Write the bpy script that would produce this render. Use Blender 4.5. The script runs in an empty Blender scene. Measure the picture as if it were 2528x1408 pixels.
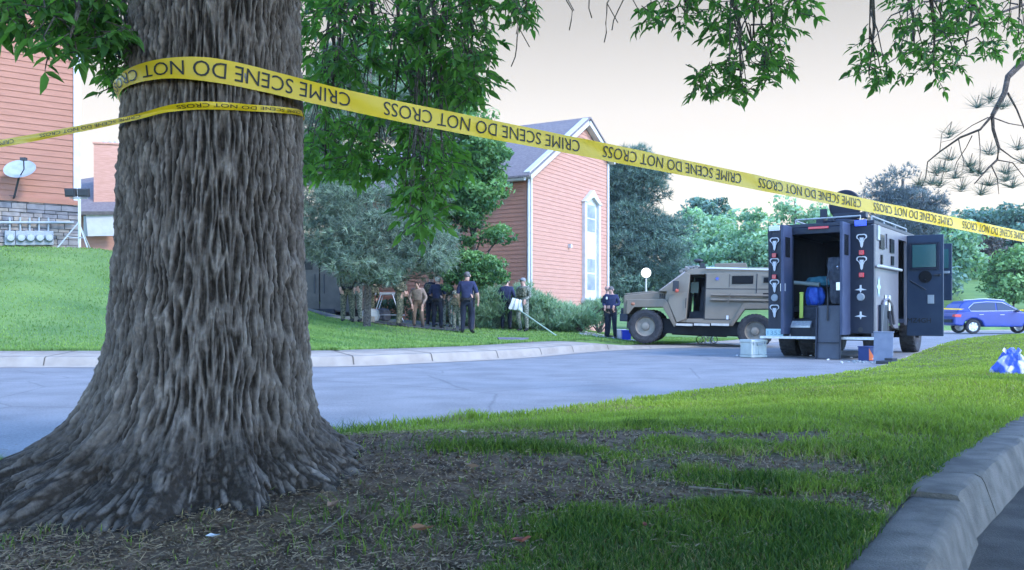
import bpy, bmesh, math, random
import numpy as np
from mathutils import Vector, Matrix
random.seed(7)
sc = bpy.context.scene
R = math.radians
# ------------------------------------------------------------ camera, world, sun, exposure
F, HX, HY, EYE = 2200.0, 1264.0, 780.0, 0.9
cam_d = bpy.data.cameras.new('camera'); cam = bpy.data.objects.new('camera', cam_d)
sc.collection.objects.link(cam); sc.camera = cam
cam.location = (0, 0, EYE); cam.rotation_euler = (R(90), 0, 0)
cam_d.sensor_width = 36; cam_d.lens = 36 * F / 2528
cam_d.shift_y = (HY - 704) / 2528
cam_d.clip_start = 0.05; cam_d.clip_end = 2000
SUN_EL, SUN_AZ = 40, 128          # azimuth clockwise from +Y (view direction)
w = bpy.data.worlds.new('World'); sc.world = w; w.use_nodes = True
nt = w.node_tree; nt.nodes.clear()
out = nt.nodes.new('ShaderNodeOutputWorld')
sky = nt.nodes.new('ShaderNodeTexSky'); sky.sky_type = 'NISHITA'; sky.sun_disc = False
sky.sun_elevation = R(SUN_EL); sky.sun_rotation = R(SUN_AZ)
sky.air_density = 1.0; sky.dust_density = 0.15; sky.ozone_density = 7.0
bg = nt.nodes.new('ShaderNodeBackground'); bg.inputs[1].default_value = 0.15
nt.links.new(sky.outputs[0], bg.inputs[0])
# thin pale cloud sheet over the lower sky: shaped so the overhead light stays blue
tc = nt.nodes.new('ShaderNodeTexCoord'); sep = nt.nodes.new('ShaderNodeSeparateXYZ')
nt.links.new(tc.outputs['Generated'], sep.inputs[0])
ramp = nt.nodes.new('ShaderNodeValToRGB')
cr = ramp.color_ramp; cr.elements[0].position = 0.0; cr.elements[0].color = (.98, .85, .62, 1)
cr.elements[1].position = 0.42; cr.elements[1].color = (.38, .37, .38, 1)
for p, c in ((.06, (.97, .89, .76, 1)), (.13, (.92, .875, .81, 1)), (.22, (.80, .77, .74, 1)), (.31, (.56, .545, .53, 1))):
    e = cr.elements.new(p); e.color = c
nt.links.new(sep.outputs[2], ramp.inputs[0])
bg2 = nt.nodes.new('ShaderNodeBackground'); bg2.inputs[1].default_value = 0.184
nt.links.new(ramp.outputs[0], bg2.inputs[0])
mr = nt.nodes.new('ShaderNodeMapRange'); mr.interpolation_type = 'SMOOTHSTEP'
mr.inputs[1].default_value = .345; mr.inputs[2].default_value = .43
nt.links.new(sep.outputs[2], mr.inputs[0])
mx = nt.nodes.new('ShaderNodeMixShader')
mr2 = nt.nodes.new('ShaderNodeMapRange'); mr2.interpolation_type = 'SMOOTHSTEP'      # sheet kept to the view ahead; unseen clear sky behind added for bluer light
mr2.inputs[1].default_value = .72; mr2.inputs[2].default_value = .45; nt.links.new(sep.outputs[1], mr2.inputs[0])
mxm = nt.nodes.new('ShaderNodeMath'); mxm.operation = 'MAXIMUM'; nt.links.new(mr.outputs[0], mxm.inputs[0]); nt.links.new(mr2.outputs[0], mxm.inputs[1])
nt.links.new(mxm.outputs[0], mx.inputs[0]); nt.links.new(bg2.outputs[0], mx.inputs[1]); nt.links.new(bg.outputs[0], mx.inputs[2])
nt.links.new(mx.outputs[0], out.inputs[0])
sl = bpy.data.lights.new('sun', 'SUN'); sl.energy = 0.5; sl.angle = R(12); sl.color = (1, .96, .92)
so = bpy.data.objects.new('sun', sl); sc.collection.objects.link(so)
d = Vector((math.sin(R(SUN_AZ)) * math.cos(R(SUN_EL)), math.cos(R(SUN_AZ)) * math.cos(R(SUN_EL)), math.sin(R(SUN_EL))))
so.rotation_euler = d.to_track_quat('Z', 'Y').to_euler(); so.location = (8, -8, 12)
sc.view_settings.view_transform = 'Standard'; sc.view_settings.look = 'None'
sc.view_settings.exposure = 2.75; sc.view_settings.gamma = 1.0
sc.cycles.use_denoising = True; sc.cycles.max_bounces = 6; sc.cycles.transparent_max_bounces = 8
sc.cycles.diffuse_bounces = 3; sc.cycles.caustics_reflective = False; sc.cycles.caustics_refractive = False

def W(px, py, Z):
    return Vector(((px - HX) * Z / F, Z, EYE - (py - HY) * Z / F))

# ------------------------------------------------------------ numpy noise
def _h(ix, iy, seed):
    ix = ix.astype(np.int64); iy = iy.astype(np.int64)
    n = (ix * 374761393 + iy * 668265263 + seed * 1442695041) & 0xffffffff
    n = ((n ^ (n >> 13)) * 1274126177) & 0xffffffff
    n = ((n ^ (n >> 16)) * 2246822519) & 0xffffffff
    return ((n ^ (n >> 15)) & 0xffffff) / float(0xffffff)
def noise(x, y, seed=0, per=None):
    x = np.asarray(x, float); y = np.asarray(y, float)
    x0 = np.floor(x); y0 = np.floor(y); fx = x - x0; fy = y - y0
    fx = fx * fx * (3 - 2 * fx); fy = fy * fy * (3 - 2 * fy)
    x1 = x0 + 1
    if per: x0 = np.mod(x0, per); x1 = np.mod(x1, per)
    a = _h(x0, y0, seed); b = _h(x1, y0, seed); c = _h(x0, y0 + 1, seed); e = _h(x1, y0 + 1, seed)
    return (a * (1 - fx) + b * fx) * (1 - fy) + (c * (1 - fx) + e * fx) * fy
def fbm(x, y, seed=0, oct=4):
    s = 0; a = .5
    for o in range(oct):
        s = s + a * noise(x * 2 ** o, y * 2 ** o, seed + o * 17); a *= .5
    return s
def sstep(a, b, x):
    t = np.clip((x - a) / (b - a), 0, 1); return t * t * (3 - 2 * t)

# ------------------------------------------------------------ materials
MATS = {}
def mat(name, col, col2=None, scale=5, rough=.8, bump=0, bscale=None, metal=0, spec=.3, stretch=(1, 1, 1), detail=4, contrast=(.35, .65), coat=0):
    if name in MATS: return MATS[name]
    m = bpy.data.materials.new(name); m.use_nodes = True; n = m.node_tree; b = n.nodes['Principled BSDF']
    b.inputs['Roughness'].default_value = rough; b.inputs['Metallic'].default_value = metal
    b.inputs['Specular IOR Level'].default_value = spec
    b.inputs['Coat Weight'].default_value = coat
    b.inputs['Base Color'].default_value = (*col, 1)
    if col2 is not None or bump:
        tc = n.nodes.new('ShaderNodeTexCoord'); mp = n.nodes.new('ShaderNodeMapping'); mp.inputs['Scale'].default_value = stretch
        n.links.new(tc.outputs['Object'], mp.inputs[0])
    if col2 is not None:
        t = n.nodes.new('ShaderNodeTexNoise'); t.inputs['Scale'].default_value = scale; t.inputs['Detail'].default_value = detail
        n.links.new(mp.outputs[0], t.inputs['Vector'])
        r = n.nodes.new('ShaderNodeValToRGB'); r.color_ramp.elements[0].position = contrast[0]; r.color_ramp.elements[1].position = contrast[1]
        r.color_ramp.elements[0].color = (*col, 1); r.color_ramp.elements[1].color = (*col2, 1)
        n.links.new(t.outputs[0], r.inputs[0]); n.links.new(r.outputs[0], b.inputs['Base Color'])
    if bump:
        t2 = n.nodes.new('ShaderNodeTexNoise'); t2.inputs['Scale'].default_value = bscale or scale * 4; t2.inputs['Detail'].default_value = 5
        n.links.new(mp.outputs[0], t2.inputs['Vector'])
        bp = n.nodes.new('ShaderNodeBump'); bp.inputs['Strength'].default_value = bump; bp.inputs['Distance'].default_value = .02
        n.links.new(t2.outputs[0], bp.inputs['Height']); n.links.new(bp.outputs[0], b.inputs['Normal'])
    MATS[name] = m; return m
def leaf_mat(name, c1, c2, trans=.35, rough=.55):
    """leaf colour varies leaf by leaf through the 'tint' attribute"""
    m = bpy.data.materials.new(name); m.use_nodes = True; n = m.node_tree; b = n.nodes['Principled BSDF']
    at = n.nodes.new('ShaderNodeAttribute'); at.attribute_name = 'tint'
    r = n.nodes.new('ShaderNodeValToRGB'); r.color_ramp.elements[0].color = (*c1, 1); r.color_ramp.elements[1].color = (*c2, 1)
    n.links.new(at.outputs['Fac'], r.inputs[0]); n.links.new(r.outputs[0], b.inputs['Base Color'])
    b.inputs['Roughness'].default_value = rough; b.inputs['Specular IOR Level'].default_value = .3
    if trans > 0:
        tr = n.nodes.new('ShaderNodeBsdfTranslucent'); ms = n.nodes.new('ShaderNodeMixShader'); ms.inputs[0].default_value = trans
        g = n.nodes.new('ShaderNodeMixRGB'); g.blend_type = 'MULTIPLY'; g.inputs[0].default_value = 1; g.inputs[2].default_value = (1.5, 1.7, .7, 1)
        n.links.new(r.outputs[0], g.inputs[1]); n.links.new(g.outputs[0], tr.inputs[0])
        n.links.new(b.outputs[0], ms.inputs[1]); n.links.new(tr.outputs[0], ms.inputs[2])
        n.links.new(ms.outputs[0], n.nodes['Material Output'].inputs[0])
    return m

# ------------------------------------------------------------ scene bookkeeping
COL = sc.collection
def tag(o, label=None, cat=None, group=None, kind=None):
    if label: o['label'] = label
    if cat: o['category'] = cat
    if group: o['group'] = group
    if kind: o['kind'] = kind
    return o
def thing(name, label, cat, loc=(0, 0, 0), rot=(0, 0, 0), group=None):
    o = bpy.data.objects.new(name, None); COL.objects.link(o); o.location = loc; o.rotation_euler = rot
    o.empty_display_size = .2
    return tag(o, label, cat, group)
def mesh_np(name, verts, faces, mats, parent=None, tint=None, smooth=False, mi=None, tint_name='tint'):
    """verts (N,3), faces (M,k) arrays -> object; tint per face or per vertex"""
    me = bpy.data.meshes.new(name)
    verts = np.asarray(verts, np.float32); faces = np.asarray(faces, np.int32); k = faces.shape[1]; M = len(faces)
    me.vertices.add(len(verts)); me.vertices.foreach_set('co', verts.ravel())
    me.loops.add(M * k); me.loops.foreach_set('vertex_index', faces.ravel())
    me.polygons.add(M); me.polygons.foreach_set('loop_start', np.arange(0, M * k, k, dtype=np.int32))
    me.polygons.foreach_set('loop_total', np.full(M, k, np.int32))
    if mi is not None: me.polygons.foreach_set('material_index', np.asarray(mi, np.int32))
    if smooth: me.polygons.foreach_set('use_smooth', np.ones(M, bool))
    if tint is not None:
        a = me.attributes.new(tint_name, 'FLOAT', 'POINT' if len(tint) == len(verts) else 'FACE')
        a.data.foreach_set('value', np.asarray(tint, np.float32))
    me.update(calc_edges=True)
    for m in (mats if isinstance(mats, (list, tuple)) else [mats]): me.materials.append(m)
    o = bpy.data.objects.new(name, me); COL.objects.link(o)
    if parent: o.parent = parent
    return o
class MB:
    def __init__(s): s.v = []; s.f = []; s.m = []; s.M = Matrix()
    def add(s, vs, fs, mi=0):
        b = len(s.v)
        s.v += [tuple(s.M @ Vector(v)) for v in vs]
        s.f += [tuple(i + b for i in f) for f in fs]; s.m += [mi] * len(fs); return s
    def box(s, c, d, rz=0, mi=0, taper=1, rx=0, ry=0):
        x, y, z = [q / 2 for q in d]; m = Matrix.Rotation(rz, 3, 'Z') @ Matrix.Rotation(ry, 3, 'Y') @ Matrix.Rotation(rx, 3, 'X')
        vs = [Vector(c) + m @ Vector((sx * x * (taper if sz > 0 else 1), sy * y * (taper if sz > 0 else 1), sz * z)) for sz in (-1, 1) for sx, sy in ((-1, -1), (1, -1), (1, 1), (-1, 1))]
        return s.add(vs, [(3, 2, 1, 0), (4, 5, 6, 7), (0, 1, 5, 4), (1, 2, 6, 5), (2, 3, 7, 6), (3, 0, 4, 7)], mi)
    def prism(s, pts, h0, h1, axis='y', mi=0):
        """polygon pts (a,b) extruded along an axis: y -> (a,h,b); z -> (a,b,h); x -> (h,a,b)"""
        mk = {'y': lambda p, h: (p[0], h, p[1]), 'z': lambda p, h: (p[0], p[1], h), 'x': lambda p, h: (h, p[0], p[1])}[axis]
        n = len(pts); vs = [mk(p, h0) for p in pts] + [mk(p, h1) for p in pts]
        fs = [tuple(range(n)), tuple(range(2 * n - 1, n - 1, -1))] + [(i, i + n, (i + 1) % n + n, (i + 1) % n) for i in range(n)]
        return s.add(vs, fs, mi)
    def lathe(s, prof, c=(0, 0, 0), axis='y', seg=24, mi=0, close=False):
        vs = []; fs = []; n = len(prof)
        for i in range(seg):
            a = 2 * math.pi * i / seg; ca, sa = math.cos(a), math.sin(a)
            for r, h in prof:
                p = {'y': (r * ca, h, r * sa), 'z': (r * ca, r * sa, h), 'x': (h, r * ca, r * sa)}[axis]
                vs.append(tuple(p[k] + c[k] for k in range(3)))
        for i in range(seg):
            j = (i + 1) % seg
            for k in range(n - 1 + (1 if close else 0)):
                k2 = (k + 1) % n
                fs.append((i * n + k, j * n + k, j * n + k2, i * n + k2))
        return s.add(vs, fs, mi)
    def tube(s, pts, r, sides=8, mi=0, cap=True):
        pts = [Vector(p) for p in pts]; n = len(pts)
        rs = r if isinstance(r, (list, tuple)) else [r] * n
        vs = []; up = Vector((0, 0, 1))
        for i, p in enumerate(pts):
            t = (pts[min(i + 1, n - 1)] - pts[max(i - 1, 0)]).normalized()
            u = t.cross(up);
            if u.length < .05: u = t.cross(Vector((1, 0, 0)))
            u.normalize(); v = t.cross(u)
            for k in range(sides):
                a = 2 * math.pi * k / sides; vs.append(p + (u * math.cos(a) + v * math.sin(a)) * rs[i])
        fs = [(i * sides + k, i * sides + (k + 1) % sides, (i + 1) * sides + (k + 1) % sides, (i + 1) * sides + k) for i in range(n - 1) for k in range(sides)]
        if cap: fs += [tuple(range(sides))[::-1], tuple(range((n - 1) * sides, n * sides))]
        return s.add(vs, fs, mi)
    def ball(s, c, r, seg=12, rings=8, mi=0):
        rr = r if isinstance(r, (list, tuple)) else (r, r, r)
        vs = []; fs = []
        for j in range(rings + 1):
            th = math.pi * j / rings
            for i in range(seg):
                a = 2 * math.pi * i / seg
                vs.append((c[0] + rr[0] * math.sin(th) * math.cos(a), c[1] + rr[1] * math.sin(th) * math.sin(a), c[2] + rr[2] * math.cos(th)))
        for j in range(rings):
            for i in range(seg):
                a = j * seg + i; b = j * seg + (i + 1) % seg
                fs.append((a, a + seg, b + seg, b))
        return s.add(vs, fs, mi)
    def build(s, name, mats, parent=None, smooth=False, bevel=0, loc=None, auto=None):
        me = bpy.data.meshes.new(name); me.from_pydata(s.v, [], s.f)
        for m in (mats if isinstance(mats, (list, tuple)) else [mats]): me.materials.append(m)
        me.polygons.foreach_set('material_index', s.m)
        bm = bmesh.new(); bm.from_mesh(me); bmesh.ops.remove_doubles(bm, verts=bm.verts, dist=1e-5); bmesh.ops.recalc_face_normals(bm, faces=bm.faces); bm.to_mesh(me); bm.free()
        if smooth:
            me.polygons.foreach_set('use_smooth', [True] * len(me.polygons))
            try: me.set_sharp_from_angle(angle=R(40))
            except Exception: pass
        me.update(); o = bpy.data.objects.new(name, me); COL.objects.link(o)
        if parent: o.parent = parent
        if loc: o.location = loc
        if bevel:
            b = o.modifiers.new('bevel', 'BEVEL'); b.width = bevel; b.segments = 2; b.limit_method = 'ANGLE'; b.angle_limit = R(35)
        return o
def text_geo(s, size=1.0):
    cu = bpy.data.curves.new('t', 'FONT'); cu.body = s; cu.size = size; cu.resolution_u = 3; cu.offset = 0
    o = bpy.data.objects.new('t', cu); COL.objects.link(o)
    dg = bpy.context.evaluated_depsgraph_get(); ev = o.evaluated_get(dg); me = ev.to_mesh()
    bm = bmesh.new(); bm.from_mesh(me); ev.to_mesh_clear(); bmesh.ops.triangulate(bm, faces=bm.faces)
    v = np.array([x.co[:] for x in bm.verts]); f = [tuple(q.index for q in t.verts) for t in bm.faces]; bm.free()
    bpy.data.objects.remove(o); bpy.data.curves.remove(cu)
    return v, f
def lettering(name, s, m, parent, origin, udir, vdir, width, height):
    """flat lettering stretched to width x height; origin = its lower left corner"""
    v, f = text_geo(s); mn = v.min(0); sp = v.max(0) - mn
    u = Vector(udir).normalized(); q = Vector(vdir).normalized(); o = Vector(origin)
    mb = MB(); mb.add([o + u * ((p[0] - mn[0]) / sp[0] * width) + q * ((p[1] - mn[1]) / sp[1] * height) for p in v], f)
    return mb.build(name, m, parent)
# ------------------------------------------------------------ terrain curves and heights
def curve(pts, step=.25):
    P = [Vector((*p, 0)) for p in pts]; P = [P[0] * 2 - P[1]] + P + [P[-1] * 2 - P[-2]]
    out = []
    for i in range(1, len(P) - 2):
        n = max(2, int((P[i + 1] - P[i]).length / step))
        for k in range(n):
            t = k / n; a, b, c, e = P[i - 1], P[i], P[i + 1], P[i + 2]
            q = .5 * ((2 * b) + (c - a) * t + (2 * a - 5 * b + 4 * c - e) * t * t + (3 * b - a - 3 * c + e) * t ** 3)
            out.append((q.x, q.y))
    out.append(pts[-1]); return np.array(out, float)
NC = curve([(-12, .5), (-6, 2.6), (-2.5, 4.5), (-1.2, 5.9), (0, 6.95), (.85, 7.8), (2.4, 9.8), (3.75, 11.3), (5.3, 13.1), (7.3, 16.4), (9.6, 20.5), (14.6, 29), (20, 36.5), (27, 43), (34, 47)])
FC = curve([(-60, 6), (-25, 13.4), (-14, 15.2), (-9, 15.7), (-3.5, 15.9), (-2, 16.9), (0, 19), (2, 22.6), (3.9, 24.6), (6.2, 26.5), (8.5, 30), (12, 36), (17, 43), (25, 50), (38, 57), (60, 66)])
def pdist(C, x, y):
    x = np.asarray(x, float).ravel(); y = np.asarray(y, float).ravel(); best = np.full(x.shape, 1e9); side = np.zeros(x.shape)
    A = C[:-1:1]; B = C[1:]
    for a, b in zip(A, B):
        dx, dy = b - a; L = dx * dx + dy * dy
        t = np.clip(((x - a[0]) * dx + (y - a[1]) * dy) / L, 0, 1)
        px = x - a[0] - t * dx; py = y - a[1] - t * dy; d = px * px + py * py
        m = d < best; best[m] = d[m]; side[m] = (dx * py - dy * px)[m]
    return np.sqrt(best) * np.sign(side)      # positive = left of travel
def kline_x(y):
    y = np.asarray(y, float); return .75 + .62 * (np.minimum(y, 3.1) - 2.10) + .745 * np.maximum(y - 3.1, 0)
def kdist(x, y): return (kline_x(y) - x) / math.hypot(1, .70)      # positive on the lawn side
def near_h(x, y):
    x = np.asarray(x, float); y = np.asarray(y, float)
    d = -pdist(NC, x, y).reshape(x.shape)
    z = .12 + .19 * sstep(0, 2.6, d) + .11 * np.exp(-(((x + .9) / 1.3) ** 2 + ((y - 4.0) / .9) ** 2)) - .02 * (1 - sstep(2.2, 3.2, y))
    z = z + .025 * (fbm(x * 1.7, y * 1.7, 3) - .5) * sstep(.0, .5, d)
    k = kdist(x, y); return z + (.285 - z) * (1 - sstep(0, .5, k))
GX = [-60, -30, -12, -9, -7.2, -5.6, -3, -1.1, 3, 8, 60]; GZ = [3.2, 2.9, 2.6, 1.9, 1.15, .66, .45, .34, .2, .08, .08]
def far_h(x, y, d=None):
    x = np.asarray(x, float); y = np.asarray(y, float)
    if d is None: d = pdist(FC, x, y).reshape(x.shape)
    k = 1 - .8 * sstep(2, 4.2, x)
    z = .24 * k + np.interp(x, GX, GZ) * sstep(1.2, 10.5, d)
    z = z - .5 * sstep(9.5, 13, d) * sstep(-8.6, -6.2, x) * (1 - sstep(-2.5, 0, x))
    z = z + 3.4 * sstep(54, 80, y) * sstep(0, 14, x) + 1.2 * sstep(40, 90, y)
    z = z + .03 * (fbm(x * .8, y * .8, 9) - .5)
    return z
def fh(x, y): return float(far_h(np.array([x]), np.array([y]))[0])
def nh(x, y): return float(near_h(np.array([x]), np.array([y]))[0])

m_asph = mat('asphalt', (.19, .19, .197), (.25, .25, .258), 1.3, .85, .35, 260, detail=9)
def asphalt(m):
    n = m.node_tree; bs = n.nodes['Principled BSDF']; src = bs.inputs['Base Color'].links[0].from_socket; tc = n.nodes.new('ShaderNodeTexCoord')
    f1 = n.nodes.new('ShaderNodeTexNoise'); f1.inputs['Scale'].default_value = 42; f1.inputs['Detail'].default_value = 8; f1.inputs['Roughness'].default_value = .8
    r1 = n.nodes.new('ShaderNodeValToRGB'); r1.color_ramp.elements[0].position = .34; r1.color_ramp.elements[1].position = .62; r1.color_ramp.elements[0].color = (.62, .62, .62, 1); r1.color_ramp.elements[1].color = (1.15, 1.15, 1.15, 1)
    v1 = n.nodes.new('ShaderNodeTexVoronoi'); v1.feature = 'DISTANCE_TO_EDGE'; v1.inputs['Scale'].default_value = .33
    w1 = n.nodes.new('ShaderNodeTexNoise'); w1.inputs['Scale'].default_value = 1.4; w1.inputs['Detail'].default_value = 6; ma = n.nodes.new('ShaderNodeMixRGB'); ma.inputs[0].default_value = .12
    n.links.new(tc.outputs['Object'], w1.inputs['Vector']); n.links.new(tc.outputs['Object'], ma.inputs[1]); n.links.new(w1.outputs['Color'], ma.inputs[2]); n.links.new(ma.outputs[0], v1.inputs['Vector'])
    r2 = n.nodes.new('ShaderNodeValToRGB'); r2.color_ramp.elements[0].position = .0; r2.color_ramp.elements[1].position = .006; r2.color_ramp.elements[0].color = (.72, .72, .72, 1); r2.color_ramp.elements[1].color = (1, 1, 1, 1)
    n.links.new(tc.outputs['Object'], f1.inputs['Vector']); n.links.new(f1.outputs[0], r1.inputs[0]); n.links.new(v1.outputs['Distance'], r2.inputs[0])
    m1 = n.nodes.new('ShaderNodeMixRGB'); m1.blend_type = 'MULTIPLY'; m1.inputs[0].default_value = 1; m2 = n.nodes.new('ShaderNodeMixRGB'); m2.blend_type = 'MULTIPLY'; m2.inputs[0].default_value = 1
    n.links.new(src, m1.inputs[1]); n.links.new(r1.outputs[0], m1.inputs[2]); n.links.new(m1.outputs[0], m2.inputs[1]); n.links.new(r2.outputs[0], m2.inputs[2]); n.links.new(m2.outputs[0], bs.inputs['Base Color'])
asphalt(m_asph)
m_conc = mat('kerb concrete', (.26, .22, .185), (.33, .285, .24), 3, .85, .25, 120, detail=8)
m_conc2 = mat('weathered concrete', (.125, .105, .092), (.215, .18, .156), 9, .9, .5, 160, detail=8)
m_pav = mat('gutter concrete', (.075, .062, .054), (.14, .115, .10), 5, .9, .5, 140, detail=8)
m_soil = mat('soil', (.06, .036, .022), (.19, .12, .075), 11, .95, .8, 60, detail=9)
m_turf = mat('turf base', (.060, .10, .026), (.10, .15, .038), 9, .95, .6, 90, detail=7)

def grid_mesh(name, X, Y, Z, m, parent=None, kind='structure', smooth=True):
    h, w_ = X.shape; v = np.stack([X, Y, Z], -1).reshape(-1, 3)
    i = np.arange(h * w_).reshape(h, w_)
    f = np.stack([i[:-1, :-1], i[:-1, 1:], i[1:, 1:], i[1:, :-1]], -1).reshape(-1, 4)
    o = mesh_np(name, v, f, m, parent, smooth=smooth)
    if kind: o['kind'] = kind
    return o
# one ground sheet to the horizon
gx, gy = np.meshgrid(np.linspace(-700, 700, 60), np.linspace(-60, 900, 60))
grid_mesh('ground', gx, gy, np.full_like(gx, -.4) + 3 * sstep(100, 300, gy), m_turf)
# road
def off(C, o):
    t = np.gradient(C, axis=0); t /= np.linalg.norm(t, axis=1)[:, None]
    return C + np.stack([-t[:, 1], t[:, 0]], 1) * o
def resample(C, n):
    s = np.concatenate([[0], np.cumsum(np.linalg.norm(np.diff(C, axis=0), axis=1))]); u = np.linspace(0, s[-1], n)
    return np.stack([np.interp(u, s, C[:, 0]), np.interp(u, s, C[:, 1])], 1)
a = resample(np.vstack([[(-60, -10)], NC, [(60, 58)]]), 300); b = resample(FC, 300)
t = np.linspace(0, 1, 24)[:, None, None]
RX = (a[None] * (1 - t) + b[None] * t)
grid_mesh('road', RX[..., 0], RX[..., 1], np.zeros_like(RX[..., 0]), m_asph)
def ribbon(name, C, prof, m, kf=None):
    cols = [off(C, o) for o, z in prof]
    X = np.stack([c[:, 0] for c in cols]); Y = np.stack([c[:, 1] for c in cols])
    k = np.ones(len(C)) if kf is None else kf(C)
    Z = np.stack([.006 + z * k for o, z in prof])
    o = grid_mesh(name, X, Y, Z, m, smooth=False); return o
kf = lambda C: 1 - .8 * sstep(2, 4.2, C[:, 0])
ribbon('far_kerb', resample(FC, 700), [(-.32, .0), (0, .012), (.05, .145), (.09, .165), (.22, .172), (.225, .16), (.235, .172), (1.3, .225), (1.45, .10)], m_conc, kf)
ribbon('near_kerb', resample(NC, 700), [(.42, .0), (.1, .008), (.03, .06), (-.10, .1), (-.16, .02)], m_conc)
# dark expansion joints across the far pavement
jm = MB(); RC = resample(FC, 700)
for i in range(90, 620, 9):
    p = Vector((*RC[i], 0)); tg = Vector((*(RC[i + 1] - RC[i]), 0)).normalized(); n_ = Vector((-tg.y, tg.x, 0)); kk = float(kf(RC[i:i + 1])[0])
    q = [(0.0, .014), (.05, .149), (.09, .169), (.22, .176), (1.3, .229)]
    for (o0, z0), (o1, z1) in zip(q, q[1:]):
        A = p + n_ * o0 + Vector((0, 0, .009 + z0 * kk)); B_ = p + n_ * o1 + Vector((0, 0, .009 + z1 * kk))
        if o0 == 0: A -= n_ * .004; B_ -= n_ * .004
        jm.add([A - tg * .011, A + tg * .011, B_ + tg * .011, B_ - tg * .011], [(0, 1, 2, 3)])
jo = jm.build('kerb_joints', mat('joint dirt', (.10, .085, .07), rough=.95)); jo['kind'] = 'structure'
# far lawn
xs = np.concatenate([np.linspace(-70, -15, 90), np.linspace(-14.8, 14, 200), np.linspace(14.3, 80, 120)])
ys = np.concatenate([np.linspace(12, 34, 130), np.linspace(34.3, 62, 80), np.linspace(63, 140, 60)])
gx, gy = np.meshgrid(xs, ys); dF = pdist(FC[::2], gx, gy).reshape(gx.shape)
gz = far_h(gx, gy, dF) - .7 * (1 - sstep(1.2, 1.42, dF))
m_lawn = mat('lawn', (.085, .165, .05), (.16, .25, .07), .55, .95, .7, 45, detail=9, stretch=(1, 2.2, 1), contrast=(.3, .7))
grid_mesh('far_lawn', gx, gy, gz, m_lawn)
# near lawn between the road and the parking kerb
Nn = 520; Nv = 170
A = resample(NC, Nn); s = np.linspace(0, 1, Nn)
ky = np.interp(A[:, 0], [-12, -6, -2.5, 0, 2.4, 5.3, 9.6, 14.6, 27, 34], [-7, -3, -.3, 1.6, 5.5, 10, 18, 28, 44, 52])
Kp = np.stack([kline_x(ky) + .02, ky], 1)
v = np.linspace(0, 1, Nv)[:, None, None]; P = A[None] * (1 - v) + Kp[None] * v
Z = near_h(P[..., 0], P[..., 1]); Z = Z + .014 * (fbm(P[..., 0] * 14, P[..., 1] * 14, 21) - .5) * (P[..., 1] < 7)
Z[0] -= .1
def bare(x, y):
    g = lambda cx, cy, rx, ry: np.exp(-(((x - cx) / rx) ** 2 + ((y - cy) / ry) ** 2))
    b = 1.15 * g(-1.25, 3.1, 1.05, .9) + .95 * g(-.2, 3.15, .85, .36) + 1.0 * g(-1.1, 2.2, .75, .5) + .75 * g(-.35, 4.1, .5, .35) + .75 * g(.95, 3.55, .5, .2) + .45 * g(.5, 4.3, .7, .3) + .35 * g(-.5, 2.3, .5, .3) + .15 * g(.6, 2.4, .4, .2) + .6 * g(1.15, 2.95, .14, .3) + .5 * g(.45, 2.95, .45, .1) + .4 * g(.3, 3.9, .5, .2) + .45 * g(1.35, 4.3, .5, .3) + .4 * g(.9, 5.2, .8, .3)
    b = b - .5 * g(-.22, 3.62, .16, .12) - .4 * g(.1, 3.65, .2, .08)
    return b + .75 * (fbm(x * 4.5, y * 4.5, 5) - .47)
bv = sstep(.3, .75, bare(P[..., 0], P[..., 1]))
nl = grid_mesh('near_lawn', P[..., 0], P[..., 1], Z, None or m_soil)
att = nl.data.attributes.new('bare', 'FLOAT', 'POINT'); att.data.foreach_set('value', bv.ravel().astype(np.float32))
mm = m_soil.copy(); mm.name = 'lawn soil and thatch'; n = mm.node_tree; bs = n.nodes['Principled BSDF']
src = bs.inputs['Base Color'].links[0].from_socket; ra = n.nodes.new('ShaderNodeAttribute'); ra.attribute_name = 'bare'
mxx = n.nodes.new('ShaderNodeMixRGB'); g2 = n.nodes.new('ShaderNodeTexNoise'); g2.inputs['Scale'].default_value = 25; g2.inputs['Detail'].default_value = 6
r2 = n.nodes.new('ShaderNodeValToRGB'); r2.color_ramp.elements[0].color = (.055, .055, .022, 1); r2.color_ramp.elements[1].color = (.14, .13, .055, 1)
tcn = n.nodes.new('ShaderNodeTexCoord'); n.links.new(tcn.outputs['Object'], g2.inputs['Vector']); n.links.new(g2.outputs[0], r2.inputs[0])
n.links.new(ra.outputs['Fac'], mxx.inputs[0]); n.links.new(r2.outputs[0], mxx.inputs[1]); n.links.new(src, mxx.inputs[2]); n.links.new(mxx.outputs[0], bs.inputs['Base Color'])
nl.data.materials.clear(); nl.data.materials.append(mm)
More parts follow.
